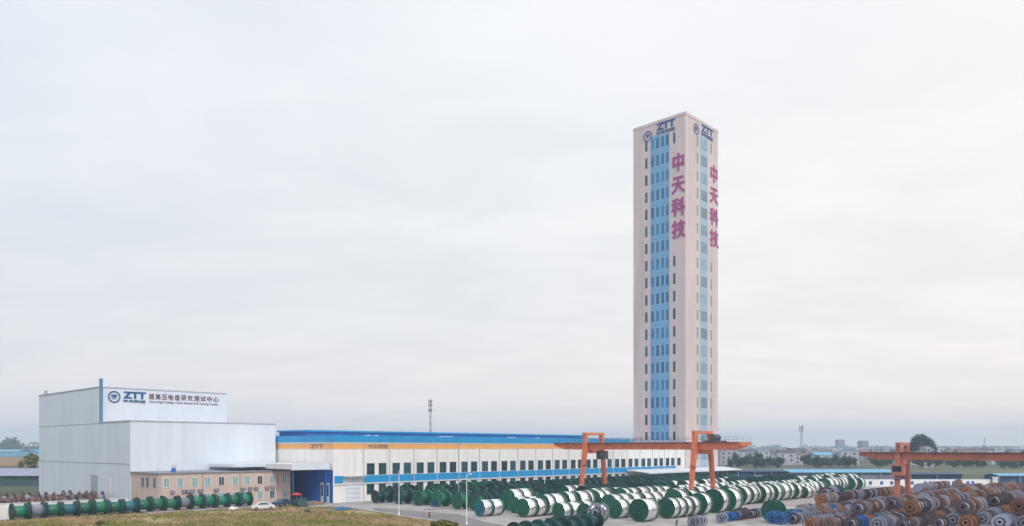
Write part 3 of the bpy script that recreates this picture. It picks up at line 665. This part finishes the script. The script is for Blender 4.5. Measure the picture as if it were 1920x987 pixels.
def near_leg(x0, x1, y, d):
    for X0, Ys, hw in ((150.8, C1Y, 6.4), (160.5, (49.3, 18.5), 5.6)):
        for Yc in Ys:
            if abs(y - Yc) < d / 2 + .6 and x1 > X0 - hw and x0 < X0 + hw: return True
    return False
def visible(x, y, z=2.5, pad=30):
    px, py, D = proj(x, y, z); return D > 20 and -pad < px < 1920 + pad and py < 987 + 12
rr = random.Random(21)
def row(kinds, y, x0, x1, dr_, wr, gapp, rowname, group=None, jit=.25, z=.12, fixed=(), ev=None):
    """a row of drums side by side along X; fixed = explicit (x, kind, d, w) entries placed first"""
    x = x0; out = []
    for (fx, k, d, w) in fixed: out.append((fx, k, d, w, y)); x = max(x, fx + w + .1)
    d = rr.uniform(*dr_); kcur = rr.choice(kinds)
    while x < x1:
        if rr.random() < .22: d = rr.uniform(*dr_)
        if rr.random() < .3: kcur = rr.choice(kinds)
        w = rr.uniform(*wr)
        if rr.random() < gapp: x += rr.uniform(1.5, 5); continue
        yy = y + rr.uniform(-jit, jit) * (2.4 if 'white' in rowname else 1)
        if not near_leg(x, x + w, yy, d): out.append((x, kcur, d, w, yy))
        x += w + rr.uniform(.03, .22)
    out = [o for o in out if visible(o[0] + o[3] / 2, o[4], o[2])]
    for i, (fx, k, d, w, yy) in enumerate(out):
        drum(k, fx, yy, d, w, f"{COLW[k]}, {nth(i)} from left in {rowname}", group, rr.uniform(-.05, .05), z)
    return len(out)

# white-wrapped drums: rows from the front (nearest) to the back
WG = 'white-wrapped cable drums in the yard'; GG = 'empty green cable drums in the yard'
W = ['white']
row(W, 72.2, 132.5, 132.6, (3.4, 3.6), (2.1, 2.4), 0, 'the nearest white row', WG, fixed=(
    (105.8, 'white', 3.7, 3.6), (113.9, 'white', 3.5, 2.1), (116.1, 'white', 3.4, 2.1), (118.3, 'white', 3.4, 2.1), (120.5, 'white', 3.45, 2.3), (124.2, 'white', 3.9, 2.2), (129.6, 'white', 4.4, 2.6), (134.6, 'white', 4.2, 2.8)))
row(W, 78.6, 137.5, 186, (2.7, 4.0), (2.1, 3.3), .06, 'the second white row', WG, fixed=((99.9, 'white', 3.0, 2.4), (102.5, 'white', 2.9, 2.4), (108.0, 'white', 3.3, 2.5), (110.7, 'white', 3.2, 2.6), (126.5, 'white', 4.2, 2.7), (131.0, 'white', 3.9, 2.6)))
row(W, 84.0, 114, 222, (2.7, 4.1), (2.1, 3.4), .10, 'the third white row', WG, fixed=((100.0, 'white', 2.8, 2.0), (102.2, 'white', 2.8, 3.0), (105.5, 'white', 3.0, 2.4)))
row(W, 91.4, 104.2, 248, (2.7, 4.1), (2.1, 3.4), .12, 'the fourth white row', WG, fixed=((99.2, 'white', 3.2, 2.4), (101.8, 'white', 3.2, 2.4)))
row(W, 97.8, 107, 250, (2.7, 4.2), (2.1, 3.4), .14, 'the fifth white row', WG, fixed=((95.2, 'whiteblue', 2.9, 2.2), (97.5, 'white', 2.9, 2.6), (104, 'white', 3.1, 2.5)))
row(W + ['dgreen'], 103.6, 108, 246, (2.8, 4.1), (2.1, 3.4), .18, 'the sixth white row', WG)
row(W + ['green', 'dgreen'], 109.2, 124, 240, (2.8, 3.8), (2, 2.8), .22, 'the rearmost row', WG)
for i, (px, py, d) in enumerate(((1497, 929, 3.5), (1562, 922, 3.3), (1575, 921, 3.2), (1588, 920, 3.6), (1601, 919, 3.4))):
    x, y = G(px, py); y -= i * .2
    drum('green' if i in (1, 2) else 'white', x, y, d, 2.3, f"{'empty green' if i in (1, 2) else 'white-wrapped'} drum, {nth(i)} from the left before the blue roofed shed", WG)
# green empties
GK = ['green', 'dgreen', 'dgreen']
row(GK, 137.4, 112.5, 236, (3.3, 4.3), (1.9, 2.7), .02, 'the green row nearest the factory', GG, fixed=((102.6, 'dgreen', 2.8, 1.8), (104.5, 'dgreen', 2.9, 1.9), (106.5, 'dgreen', 3.7, 2.0), (108.6, 'dgreen', 3.8, 2.0)))
row(GK, 131.4, 104, 233, (3.0, 4.0), (2.0, 2.8), .06, 'the second green row from the factory', GG)
row(GK, 125.2, 104.2, 230, (2.7, 3.8), (2.0, 2.9), .14, 'the third green row from the factory', GG)
row(GK, 119.6, 124, 226, (2.8, 3.7), (2.0, 2.9), .14, 'the green row behind the crane', GG, fixed=((104.5, 'green', 3.3, 2.4), (107.0, 'green', 3.2, 2.2)))
row(['dgreen', 'green'], 112.2, 108, 123, (3.1, 3.5), (2.2, 2.6), .0, 'the row left of the crane', GG, fixed=((103.2, 'green', 3.4, 2.3),))
row(['dgreen'], 107.3, 106, 118, (3.0, 3.3), (2.2, 2.6), .1, 'the short row behind the blue drum', GG, fixed=((103.1, 'green', 3.3, 2.3),))
row(['dgreen'], 66.0, 70, 84, (2.6, 2.9), (2.2, 2.5), .0, 'the nearest green row at the bottom edge', GG)
row(['dgreen'], 70.5, 79, 91, (2.4, 2.8), (2.2, 2.5), .12, 'the low green row at the bottom edge', GG)
x, y = G(954, 951); drum('blue', x, y + 3, 3.0, 1.2, 'bright blue drum among white drums, left of the orange crane', 'single drums')
x, y = G(811, 952); drum('blue', x, y, 1.5, 1.0, 'small blue drum standing beside the wooden crate', 'single drums')
x, y = G(1116, 983); drum('grey', x, y, 3.2, 1.6, 'pale grey drum standing before the white drums at the bottom', 'single drums')
x, y = G(1446, 981); drum('green', x, y, 3.5, 1.8, 'large green drum alone left of the rusty drums', 'single drums')
for i, (px, py, k) in enumerate(((1546, 938, 'plum'), (1557, 936, 'grey'), (1567, 934, 'green'))):
    x, y = G(px, py); drum(k, x, y, 2.9, 1.5, f"{COLW[k]}, {nth(i)} from left of three standing alone on the bare yard", 'three drums on the bare yard')
for i, (px, py) in enumerate(((1436, 983), (1450, 985), (1467, 979))):
    x, y = G(px, py); drum('blue', x, y - 1, 2.0, 1.4, f"blue drum, {nth(i)} from left of three in front of the large lone green drum", 'three blue drums')
# left row
for i in range(17):
    k = 'bgrey' if i in (1, 11) else 'bteal' if i in (3, 7) else 'bgreen'
    drum(k, 38.0 + i * 2.52, 150.3 + .05 * math.sin(i * 2.1), 2.8 + .12 * math.sin(i * 1.7), 2.40, f"{COLW[k]}, {nth(i)} from the left in the row along the white wall", 'green drums in a row along the left wall', 0, .006 if i < 9 else .12)
for i, x in enumerate((62.5, 66.2, 72.4)):
    drum('bgreen', x, 152.9 - (0 if x > 65 else .2), 1.1, 1.0, f"small green drum, {nth(i)} from the left standing close against the office wall", 'small green drums at the office', 0, .12 + 2.62 * 0)
# small mixed drums in front of the rusty ones
row(['blue', 'grey', 'plum', 'blue', 'plum', 'grey'], 62.2, 104.4, 132, (1.4, 2.1), (.9, 1.3), .2, 'the small row right of the nearest white drums', 'small drums in front')
# old drums at the right
OK = ['rust', 'wood', 'wood', 'grey', 'grey', 'plum', 'grey', 'rust', 'plum']
OLD = []
rows_old = ((63.2, 188, 240, 1.9, .30), (59.2, 137, 262, 2.1, .04), (57.0, 131, 250, 2.0, .06), (54.8, 124, 268, 2.1, .05), (52.6, 119, 262, 2.0, .06), (50.9, 168, 262, 1.9, .06), (47.2, 112, 262, 2.1, .06), (45.0, 114, 275, 2.2, .08), (42.7, 116, 262, 2.2, .08), (39.6, 118, 280, 2.3, .12), (37.0, 120, 280, 2.3, .12),
            (33.4, 124, 284, 2.4, .12), (30.8, 128, 288, 2.4, .12), (27.4, 132, 288, 2.5, .14), (24.8, 134, 288, 2.4, .14), (21.6, 136, 290, 2.5, .14), (14.0, 146, 290, 2.6, .14))
for i, (y, x0, x1, d0, g) in enumerate(rows_old):
    x = x0; d0 *= .86; d = d0; k = rr.choice(OK)
    while x < x1:
        if rr.random() < .12: d = d0 * rr.uniform(.86, 1.16)
        if rr.random() < .55: k = rr.choice(OK + (['blue'] if i in (3, 8, 10) else []))
        if rr.random() < g * .22: x += rr.uniform(1.5, 7)
        w = rr.uniform(.75, 1.25); yy = y + rr.uniform(-.08, .08)
        if not near_leg(x, x + w, yy, d) and visible(x, yy, 2.2): OLD.append([i, x, yy, d, w, k, .12])
        x += w + rr.uniform(.02, .2)
for r_, y, d, xa, xb in ((20, 58.1, 1.95, 143, 225), (21, 43.85, 2.1, 122, 225), (22, 38.3, 2.2, 128, 230), (23, 32.1, 2.3, 132, 240), (24, 26.1, 2.4, 138, 240)):
    x = xa
    while x < xb:
        if rr.random() < .07: x += rr.uniform(3, 12)
        w = rr.uniform(1.0, 1.5)
        if not near_leg(x, x + w, y, 3) and visible(x, y, 4): OLD.append([r_, x, y, d, w, rr.choice(OK), d * .86])
        x += w + .08
OLD.sort(key=lambda q: proj(q[1], q[2], 1)[2])
near_, far_ = OLD[:285], OLD[285:]
cnt = {}
ROWN = {i: f"the {nth(i)} old row from the white drums" for i in range(17)}
ROWN.update({20: 'the pile top nearest the white drums', 21: 'the pile right of the red crane leg', 22: 'the second pile right of the red crane leg', 23: 'the third pile near the right edge', 24: 'the pile top nearest the right edge'})
near_.sort(key=lambda q: (q[0], q[1]))
for (i, x, y, d, w, k, z) in near_:
    n_ = cnt.get(i, 0); cnt[i] = n_ + 1
    drum(k, x, y, d, w, f"{COLW[k]}, {nth(n_)} from left in {ROWN[i]}", None, rr.uniform(-.04, .04), z)
mats_ = dict(rust=0, wood=1, grey=2, plum=3, blue=4); fm = MB()
for (i, x, y, d, w, k, z) in far_:
    b = MB()
    for xx in (x, x + w - .07): b.lathe_x([(xx, .12), (xx, d / 2), (xx + .07, d / 2), (xx + .07, .12)], 18, d / 2 + z)
    b.lathe_x([(x + .08, d * .27), (x + w - .08, d * .27), (x + w - .08, d * .24), (x + .08, d * .24)], 12, d / 2 + z)
    fm.add([(p[0], p[1] + y, p[2]) for p in b.v], b.f, mats_[k])
tag(fm.build('old_drums_mass', [M['rust'], M['wood'] if 0 else M['rust2'], M['greyd'], M['plum'], M['bluedrum']]), 'mass of old rusty drums farther back at the right', 'drums', kind='stuff')
# brown heap at far left behind the white wall
def heap():
    i = 0
    for rY, xs, d in ((158, (36, 60.5), 2.3), (163.5, (36, 61.2), 2.4), (170, (38, 61), 2.5), (178, (42, 61), 2.6), (187, (44, 61.5), 2.6)):
        x = xs[0]; j = 0; xs = (xs[0], X_at(170 + i * 8, rY))
        while x < xs[1] - 1.4:
            w = rr.uniform(1.1, 1.7)
            if rr.random() < .12: x += 1.5; continue
            k = rr.choice(['rust', 'wood', 'wood', 'plum', 'rust'])
            o = drum(k, x, rY + rr.uniform(-.3, .3), d * rr.uniform(.9, 1.12), w, f"{COLW[k]}, {nth(j)} from the left in the {['nearest', 'second', 'third', 'fourth', 'farthest'][i]} row behind the left wall", 'old drums behind the left wall', rr.uniform(-.05, .05), 0.0); x += w + .1; j += 1
        i += 1
heap()

# ------------------------------------------------------------------ trees and town
def crown_mesh(name, seed, n, r, h, base, mt, leaf=.5):
    rd = random.Random(seed); m = MB()
    cl = [(rd.uniform(-.6, .6) * r, rd.uniform(-.6, .6) * r, base + h * rd.uniform(.2, .8), rd.uniform(.35, .6)) for _ in range(9)]
    for _ in range(n):
        c = rd.choice(cl); u, v_ = rd.uniform(0, 2 * math.pi), math.acos(rd.uniform(-1, 1)); q = rd.random() ** .4
        p = Vector((c[0] + c[3] * r * q * math.sin(v_) * math.cos(u), c[1] + c[3] * r * q * math.sin(v_) * math.sin(u), c[2] + c[3] * h * .6 * q * math.cos(v_)))
        a_ = Vector((rd.uniform(-1, 1), rd.uniform(-1, 1), rd.uniform(-.6, .6))).normalized(); b_ = a_.cross(Vector((rd.uniform(-1, 1), rd.uniform(-1, 1), rd.uniform(-1, 1)))).normalized()
        s_ = leaf * rd.uniform(.6, 1.4)
        m.add([p - a_ * s_ - b_ * s_ * .6, p + a_ * s_ - b_ * s_ * .5, p + a_ * s_ * .5 + b_ * s_, p - a_ * s_ * .7 + b_ * s_ * .8], [(0, 1, 2, 3)])
    return m
def tree_proto(seed, r, h, base, mt, n=900, leaf=.5):
    t = empty('tree', (0, 0, 0)); crown_mesh('crown', seed, n, r, h, base, mt, leaf).build('crown', mt, t, world=False)
    m = MB(); m.cyl((0, 0, 0), (0, 0, base + h * .35), .28, .14, 8); rd = random.Random(seed)
    for k in range(5):
        a_ = k * 1.3; m.cyl((0, 0, base * (.7 + .1 * k)), (math.cos(a_) * r * .5, math.sin(a_) * r * .5, base + h * .45), .12, .04, 6)
    m.build('trunk', M['bark'], t, world=False); tag(t, 'x', 'tree'); return reg(t)
TP = [tree_proto(3, 4.5, 9, 2.5, M['leaf']), tree_proto(5, 4.0, 11, 2.5, M['leaf']), tree_proto(9, 5.5, 8, 2, M['leaf'], 1100), tree_proto(11, 3.6, 7, 1.5, M['leaf2'])]
tused = set()
def tree(i, px, D, hs, label, group=None, ws=None):
    o = TP[i] if i not in tused else dup(TP[i]); tused.add(i)
    x, y = at(px, D); o.location = (x, y, 0); o.scale = (ws or hs, ws or hs, hs); o.rotation_euler = (0, 0, rr.uniform(0, 6)); o['label'] = label
    if group: o['group'] = group
    return o
# one big domed tree on the skyline
dt = empty('tree', (0, 0, 0)); tag(dt, 'big round-topped tree standing alone on the right-hand skyline', 'tree')
rd = random.Random(4); m = MB()
for _ in range(3800):
    u, v_ = rd.uniform(0, 2 * math.pi), math.acos(rd.uniform(-.55, 1)); q = rd.uniform(.55, 1) * (1 + .09 * math.sin(3 * u + 2) * math.sin(4 * v_))
    p = Vector((7.3 * q * math.sin(v_) * math.cos(u), 7.3 * q * math.sin(v_) * math.sin(u), 13.2 + 7.4 * q * math.cos(v_)))
    a_ = Vector((rd.uniform(-1, 1), rd.uniform(-1, 1), rd.uniform(-.6, .6))).normalized(); b_ = a_.cross(Vector((rd.uniform(-1, 1), rd.uniform(-1, 1), 1))).normalized(); s_ = rd.uniform(.25, .6)
    m.add([p - a_ * s_ - b_ * s_ * .6, p + a_ * s_ - b_ * s_ * .5, p + a_ * s_ * .5 + b_ * s_, p - a_ * s_ * .7 + b_ * s_ * .8], [(0, 1, 2, 3)])
m.build('crown', M['leaf'], dt, world=False); m = MB(); m.cyl((0, 0, 0), (0, 0, 13), .6, .3, 8)
for k in range(6): m.cyl((0, 0, 7 + k * .5), (math.cos(k) * 4, math.sin(k) * 4, 14), .2, .06, 6)
m.build('trunk', M['bark'], dt, world=False); x, y = at(1727, 500); dt.location = (x, y, 0)
tree(1, 1748, 505, 1.15, 'narrow tree beside the big round-topped tree', ws=.75)
tree(3, 57, 400, 1.1, 'yellowish tree at the left beside the hall corner')
tree(3, 38, 420, .6, 'low olive shrub left of the yellowish tree')
tl = []
for a_, b_, n_ in ((1365, 1400, 4), (1400, 1470, 11), (1505, 1605, 17), (1640, 1668, 6), (1716, 1765, 8), (1775, 1850, 8), (1868, 1940, 13)):
    for q in range(n_): tl.append((a_ + (b_ - a_) * (q + rr.uniform(.2, .8)) / n_, rr.uniform(440, 540), rr.uniform(.42, .66) * (1.25 if a_ == 1868 else 1)))
for i, (px, D, s_) in enumerate(tl):
    tree(i % 3, px, D, s_, f"bushy green tree, {nth(i)} from the left in the tree belt below the skyline", 'trees below the right-hand skyline', ws=s_ * 1.15)
# distant mass of trees
def woods(name, px0, px1, D, hm_, seed, label):
    rd = random.Random(seed); m = MB(); px = px0
    while px < px1:
        x, y = at(px, D * rd.uniform(.95, 1.1)); hgt = hm_ * (.7 + .5 * noise.noise(Vector((px * .03, seed, 0))) + rd.uniform(0, .35)); w = hgt * rd.uniform(.35, .6)
        for _ in range(80):
            a_ = rd.uniform(0, 6.28); q = rd.random() * w; z = hgt * (1 - (q / w) ** 2 * .6) * rd.uniform(.2, 1); s_ = hgt * .13
            m.add([(x + q * math.cos(a_) + rd.uniform(-s_, s_) * 1.4, y + q * math.sin(a_) + rd.uniform(-s_, s_) * 1.4, z + rd.uniform(-s_, s_)) for _ in range(4)], [(0, 1, 2, 3)])
        m.cyl((x, y, 0), (x, y, hgt * .6), w * .75, w * .35, 6)
        px += w / D * F * rd.uniform(.5, 1.0)
    return tag(m.build(name, M['leaf'], None), label, 'trees', kind='stuff')
woods('distant_woods', -150, 110, 1250, 24, 1, 'hazy blue wood on the horizon at the left')
woods('far_woods', 1340, 2060, 2600, 19, 2, 'hazy wood along the horizon at the right')
woods('mid_woods', 1355, 2060, 760, 5.5, 3, 'low hazy band of trees in front of the town at the right')
woods('town_woods', 1355, 2060, 1150, 9, 6, 'hazy band of trees among the town at the right')
# town
hn_ = 0
rd = random.Random(33)
houses = [(1388, 640, 12, 9, 'w'), (1428, 620, 10, 10, 'w'), (1455, 700, 14, 7, 'w'), (1472, 660, 16, 7, 'b'), (1500, 560, 9, 7, 'w'), (1519, 600, 10, 8, 'w'), (1575, 1500, 14, 27, 'g'), (1618, 1500, 15, 25, 'g'), (1734, 470, 4.4, 12.6, 'w'), (1742, 478, 4.6, 11.5, 'w')]
for _ in range(120):
    D = rd.uniform(540, 2200); houses.append((rd.uniform(1360, 1925), D, rd.uniform(7, 20), rd.uniform(4, 9) * (1 + D / 2600), rd.choice('wwgggb')))
houses.sort()
cw = dict(w='whitish', g='greyish', b='blue roofed')
for i, (px, D, w, h, k) in enumerate(houses):
    x, y = at(px, D)
    t = thing('town_house', f"hazy {cw[k]} town building, {nth(i)} from the left below the right-hand skyline", 'building', (x, y, 0), rd.uniform(-.3, .3) + A - R(90), 'buildings of the hazy town')
    dp = w * rd.uniform(.5, .9); hw = w / 2
    m = MB(); m.box(-hw, hw, -dp / 2, dp / 2, 0, h); m.build('wall', M['house'] if k != 'g' else M['house2'], t, world=False)
    m = MB(); flat = h > 9
    if flat: m.box(-hw - .2, hw + .2, -dp / 2 - .2, dp / 2 + .2, h, h + .5)
    else: m.add([(-hw - .4, -dp / 2 - .4, h), (hw + .4, -dp / 2 - .4, h), (hw + .4, dp / 2 + .4, h), (-hw - .4, dp / 2 + .4, h), (-hw - .4, 0, h + w * .16), (hw + .4, 0, h + w * .16)], [(0, 1, 5, 4), (2, 3, 4, 5), (0, 4, 3), (1, 2, 5), (0, 3, 2, 1)])
    m.build('roof', M['lblue'] if k == 'b' else M['tileroof'] if not flat else M['house2'], t, world=False)
    if D < 760 or h > 20:
        for s_ in range(min(3, int(h // 3)) if D < 760 else 6):
            n_ = max(2, int(w // 4))
            for q in range(n_):
                u = -hw + w * (q + .5) / n_; m = MB(); m.box(u - .6, u + .6, -dp / 2 - .03, -dp / 2 - .002, (h - 2.2) - 3 * s_ - .7, (h - 2.2) - 3 * s_ + .8); m.build('window', M['glass'], t, world=False)

# ------------------------------------------------------------------ masts and poles
def lattice(name, label, px, D, h, w, ant=True):
    x, y = at(px, D); t = thing(name, label, 'mast', (x, y, 0)); m = MB(); n = max(4, int(h / 3))
    for i in range(n):
        z0, z1 = h * i / n, h * (i + 1) / n; a0, a1 = w * (1 - .6 * i / n), w * (1 - .6 * (i + 1) / n)
        for sx_, sy_ in ((-1, -1), (1, -1), (1, 1), (-1, 1)):
            m.bar((sx_ * a0 / 2, sy_ * a0 / 2, z0), (sx_ * a1 / 2, sy_ * a1 / 2, z1), w * .10)
        for sy_ in (-1, 1):
            m.bar((-a0 / 2, sy_ * a0 / 2, z0), (a1 / 2, sy_ * a1 / 2, z1), w * .05); m.bar((a0 / 2, sy_ * a0 / 2, z0), (-a1 / 2, sy_ * a1 / 2, z1), w * .05)
            m.bar((sy_ * a0 / 2, -a0 / 2, z0), (sy_ * a1 / 2, a1 / 2, z1), w * .05)
    m.build('lattice', M['trim'], t, world=False)
    if ant:
        for q, zz_ in ((0, h * .985), (1, h * .93), (2, h * .86)):
            for a_ in range(3):
                m = MB(); m.box(math.cos(a_ * 2.1) * w * .8 - w * .2, math.cos(a_ * 2.1) * w * .8 + w * .2, math.sin(a_ * 2.1) * w * .8 - w * .2, math.sin(a_ * 2.1) * w * .8 + w * .2, zz_ - w * .8, zz_ + w * .6)
                m.build('antenna', M['trim'], t, world=False)
    m = MB(); m.cyl((0, 0, h), (0, 0, h * 1.04), w * .04, n=6); m.build('spike', M['trim'], t, world=False)
lattice('radio_mast', 'thin grey antenna mast rising behind the long factory roof', 807, 350, 33.3, .9)
lattice('radio_mast', 'faint thin lattice mast on the skyline right of the tower', 1503, 1500, 53, 4.0)
lattice('radio_mast', 'small faint mast on the skyline above the faded red crane beam', 1846, 1600, 34, 3.0, False)
def pole(px, py, h, label, m_=None, r=.09, lampx=.45):
    x, y = G(px, py); t = thing('lamp_post', label, 'lamp post', (x, y, .12)); m_ = m_ or M['white']
    m = MB(); m.cyl((0, 0, 0), (0, 0, h), r, r * .6, 10); m.build('pole', m_, t, world=False)
    m = MB(); m.cyl((0, 0, 0), (0, 0, .35), r * 2.2, r * 1.8, 10); m.build('base', m_, t, world=False)
    m = MB(); m.bar((0, 0, h - .1), (RX * lampx, RY * lampx, h + .15), .07); m.build('arm', m_, t, world=False)
    m = MB(); m.box(RX * lampx - .15, RX * lampx + .3, RY * lampx - .12, RY * lampx + .12, h + .05, h + .2); m.build('lamp', m_, t, world=False)
pole(748, 967, 7.8, 'white lamp post standing at the meadow edge, leftmost of the white posts')
pole(875, 985, 7.7, 'white lamp post at the meadow edge in front of the green drums')
pole(860, 946, 12.6, 'tall thin grey post against the factory wall', M['trim'], .10, .3)
pole(1021, 936, 5.2, 'short pale post among the drums left of the orange crane', M['white'], .1, 1.2)
for i, (px, py, lb) in enumerate(((805, 972, 'short dark bollard at the lane edge near the left lamp post'), (1268, 987, 'short dark leaning bollard below the white drums'))):
    x, y = G(px, py); t = thing('bollard', lb, 'bollard', (x, y, .12)); t.rotation_euler = (0, .25 * i, 0)
    m = MB(); m.cyl((0, 0, 0), (0, 0, .9), .16, .14, 12); m.build('post', M['rail'], t, world=False); m = MB(); m.cyl((0, 0, .9), (0, 0, .98), .17, .08, 12); m.build('cap', M['yellow'], t, world=False)

# ------------------------------------------------------------------ yard clutter
def car(px, py, rz, cm, label):
    x, y = G(px, py); t = thing('parked_car', label, 'car', (x, y, .125), rz, 'parked cars')
    prof = [(-2.1, .35), (-2.15, .75), (-1.95, .95), (-1.3, 1.0), (-.75, 1.45), (.75, 1.48), (1.45, 1.02), (2.0, .95), (2.15, .6), (2.1, .35)]
    n = len(prof); m = MB(); m.add([(a_, -.82 + (.12 if b_ > 1.2 else 0), b_) for a_, b_ in prof] + [(a_, .82 - (.12 if b_ > 1.2 else 0), b_) for a_, b_ in prof], [tuple(range(n)), tuple(range(2 * n - 1, n - 1, -1))] + [(i, n + i, n + (i + 1) % n, (i + 1) % n) for i in range(n)]); m.build('body', cm, t, world=False)
    for s_ in (-1, 1):
        m = MB(); yy = s_ * .83; m.add([(-1.05, yy, 1.02), (-.68, yy * .89, 1.38), (.62, yy * .89, 1.40), (1.15, yy, 1.04), (-1.05, yy * .95, 1.02), (-.68, yy * .85, 1.38), (.62, yy * .85, 1.40), (1.15, yy * .95, 1.04)], [(0, 1, 2, 3), (4, 7, 6, 5), (0, 4, 5, 1), (1, 5, 6, 2), (2, 6, 7, 3), (3, 7, 4, 0)]); m.build('side_window', M['glass'], t, world=False)
        for wx in (-1.35, 1.35):
            m = MB(); m.cyl((wx, s_ * .62, .33), (wx, s_ * .85, .33), .33, n=16); w_ = m.build('wheel', M['rubber'], t, world=False)
            m = MB(); m.cyl((wx, s_ * .851, .33), (wx, s_ * .87, .33), .19, n=12); m.build('rim', M['steel'], w_, world=False)
        m = MB(); m.box(2.1, 2.17, s_ * .62 - .15, s_ * .62 + .15, .62, .78); m.build('headlight', M['glassg'], t, world=False)
car(493, 957.5, R(-20), M['carw'], 'white car parked in front of the office block')
car(530, 950, R(15), M['carb'], 'dark blue car parked at the right end of the office block')
def lump(name, px, py, w, d, h, mt, label, cat, seed=1):
    """draped or heaped cover with folds"""
    x, y = G(px, py); m = MB(); n = 14
    V = []
    for j in range(n + 1):
        for i in range(n + 1):
            u, v_ = i / n * 2 - 1, j / n * 2 - 1; e_ = max(0, 1 - max(abs(u), abs(v_)) ** 3)
            V.append((u * w / 2, v_ * d / 2, h * e_ ** .5 * (.75 + .5 * noise.noise(Vector((u * 2.2, v_ * 2.2, seed))))))
    m.add(V, [(j * (n + 1) + i, j * (n + 1) + i + 1, (j + 1) * (n + 1) + i + 1, (j + 1) * (n + 1) + i) for j in range(n) for i in range(n)])
    o = m.build(name, mt, None, (0, 0, 0), smooth=False); o.location = (x, y, .125); o.rotation_euler = (0, 0, seed * .7); return tag(o, label, cat)
lump('tarpaulin_heap', 562, 950, 3.4, 2.2, 2.0, M['tarp'], 'dark green tarpaulin over a heap below the red sheet', 'tarpaulin', 2)
lump('tarpaulin_heap', 641, 957, 5.0, 1.6, .55, M['tarpb'], 'flat blue tarpaulin on the pavement at the meadow edge', 'tarpaulin', .2)
lump('timber_heap', 592, 948, 4.0, 1.8, .9, M['rust2'], 'brown heap of timber in front of the blue doors', 'heap', .4)
lump('cover_sheet', 438, 957, 1.8, 1.2, .7, M['white'], 'small white covered pile beside the office door', 'cover', .9)
x, y = G(556, 948); t = thing('parasol', 'red parasol standing before the blue recess', 'parasol', (x, y, .125))
m = MB(); m.cyl((0, 0, 0), (0, 0, 2.65), .04, n=8); m.build('pole', M['steel'], t, world=False)
m = MB(); m.cyl((0, 0, 2.1), (0, 0, 2.6), 1.3, .1, 10); m.build('canopy', M['red'], t, world=False)
x, y = G(786, 947); t = thing('wooden_crate', 'pale wooden crate between the green drums', 'crate', (x, y, .125), R(10))
m = MB(); m.box(-.75, .75, -.6, .6, .12, 1.5); m.build('panel', M['wood'], t, world=False)
m = MB()
for z in (.2, .75, 1.3): m.box(-.8, .8, -.65, -.602, z, z + .14)
for xx in (-.8, -.07, .66): m.box(xx, xx + .14, -.70, -.652, .12, 1.5)
m.build('batten', M['wood'], t, world=False); m = MB(); m.box(-.7, .7, -.6, -.4, 0, .12); m.box(-.7, .7, .4, .6, 0, .12); m.build('skid', M['wood'], t, world=False)
x, y = G(813, 944); t = thing('notice_board', 'yellow board standing behind the small blue drum', 'board', (x, y, .125), R(-20))
m = MB(); m.box(-.7, .7, -.03, .03, .5, 2.0); m.build('panel', M['yellow'], t, world=False)
m = MB(); m.box(-.6, -.52, .032, .1, 0, 1.9); m.box(.52, .6, .032, .1, 0, 1.9); m.build('support', M['trim'], t, world=False)

# ------------------------------------------------------------------ meadow tufts
def tufts(name, n, region, hmin, hmax, mt, seed, label, w=.10):
    rd = random.Random(seed); m = MB(); k = 0
    while k < n:
        px, py = rd.uniform(-20, 960), rd.uniform(948, 1040); x, y = G(px, py)
        if not region(px, py, x, y): continue
        d = noise.noise(Vector((x * .12, y * .12, seed)))
        if rd.random() > .55 + d * 1.2: continue
        k += 1; hh = rd.uniform(hmin, hmax) * (1 + d * .6)
        for _ in range(4):
            a_ = rd.uniform(0, 6.28); q = rd.uniform(0, .25); bx, by = x + q * math.cos(a_), y + q * math.sin(a_); l_ = hh * rd.uniform(.3, .6); b_ = rd.uniform(0, 6.28)
            m.add([(bx - w * math.cos(b_), by - w * math.sin(b_), 0), (bx + w * math.cos(b_), by + w * math.sin(b_), 0), (bx + l_ * math.cos(a_), by + l_ * math.sin(a_), hh)], [(0, 1, 2)])
    return tag(m.build(name, mt), label, 'grass', kind='stuff')
def inmeadow(px, py, x, y):
    if y > 148.6 or (y > 145.6 and x > 58): return False
    pts = [(560, 953.5), (640, 953), (700, 962), (760, 972), (840, 984), (905, 1003), (960, 1040)]
    lim = 950 if px < 560 else next((p[1] + (q[1] - p[1]) * (px - p[0]) / (q[0] - p[0]) for p, q in zip(pts, pts[1:]) if p[0] <= px <= q[0]), 1050)
    return py > lim
M['straw'] = mat('straw_grass', (.40, .29, .18), .9, var=.35, scale=.3)
M['grassg'] = mat('green_grass', (.21, .23, .05), .9, var=.35, scale=.3)
tufts('dry_grass', 15000, inmeadow, .15, .45, M['straw'], 5, 'dry straw-coloured grass in the foreground')
tufts('green_grass', 10000, inmeadow, .15, .5, M['grassg'], 8, 'green tufts in the foreground meadow')
SHR = [(822, 993, .15), (830, 998, .2), (839, 1003, .22), (812, 990, .12), (575, 963, .09), (186, 986, .1)]
for i, (px, py, s_) in enumerate(SHR):
    x, y = G(px, py); o = dup(TP[3]); o.name = 'shrub'; o.location = (x, y, -.1); o.scale = (s_ * 2.0, s_ * 2.0, s_ * 1.1)
    o['label'] = f"low olive shrub in the foreground meadow, {nth(sorted(q[0] for q in SHR).index(px))} from the left"; o['category'] = 'shrub'; o['group'] = 'shrubs in the meadow'
print('DRUMS', COUNT, sum(COUNT.values()))
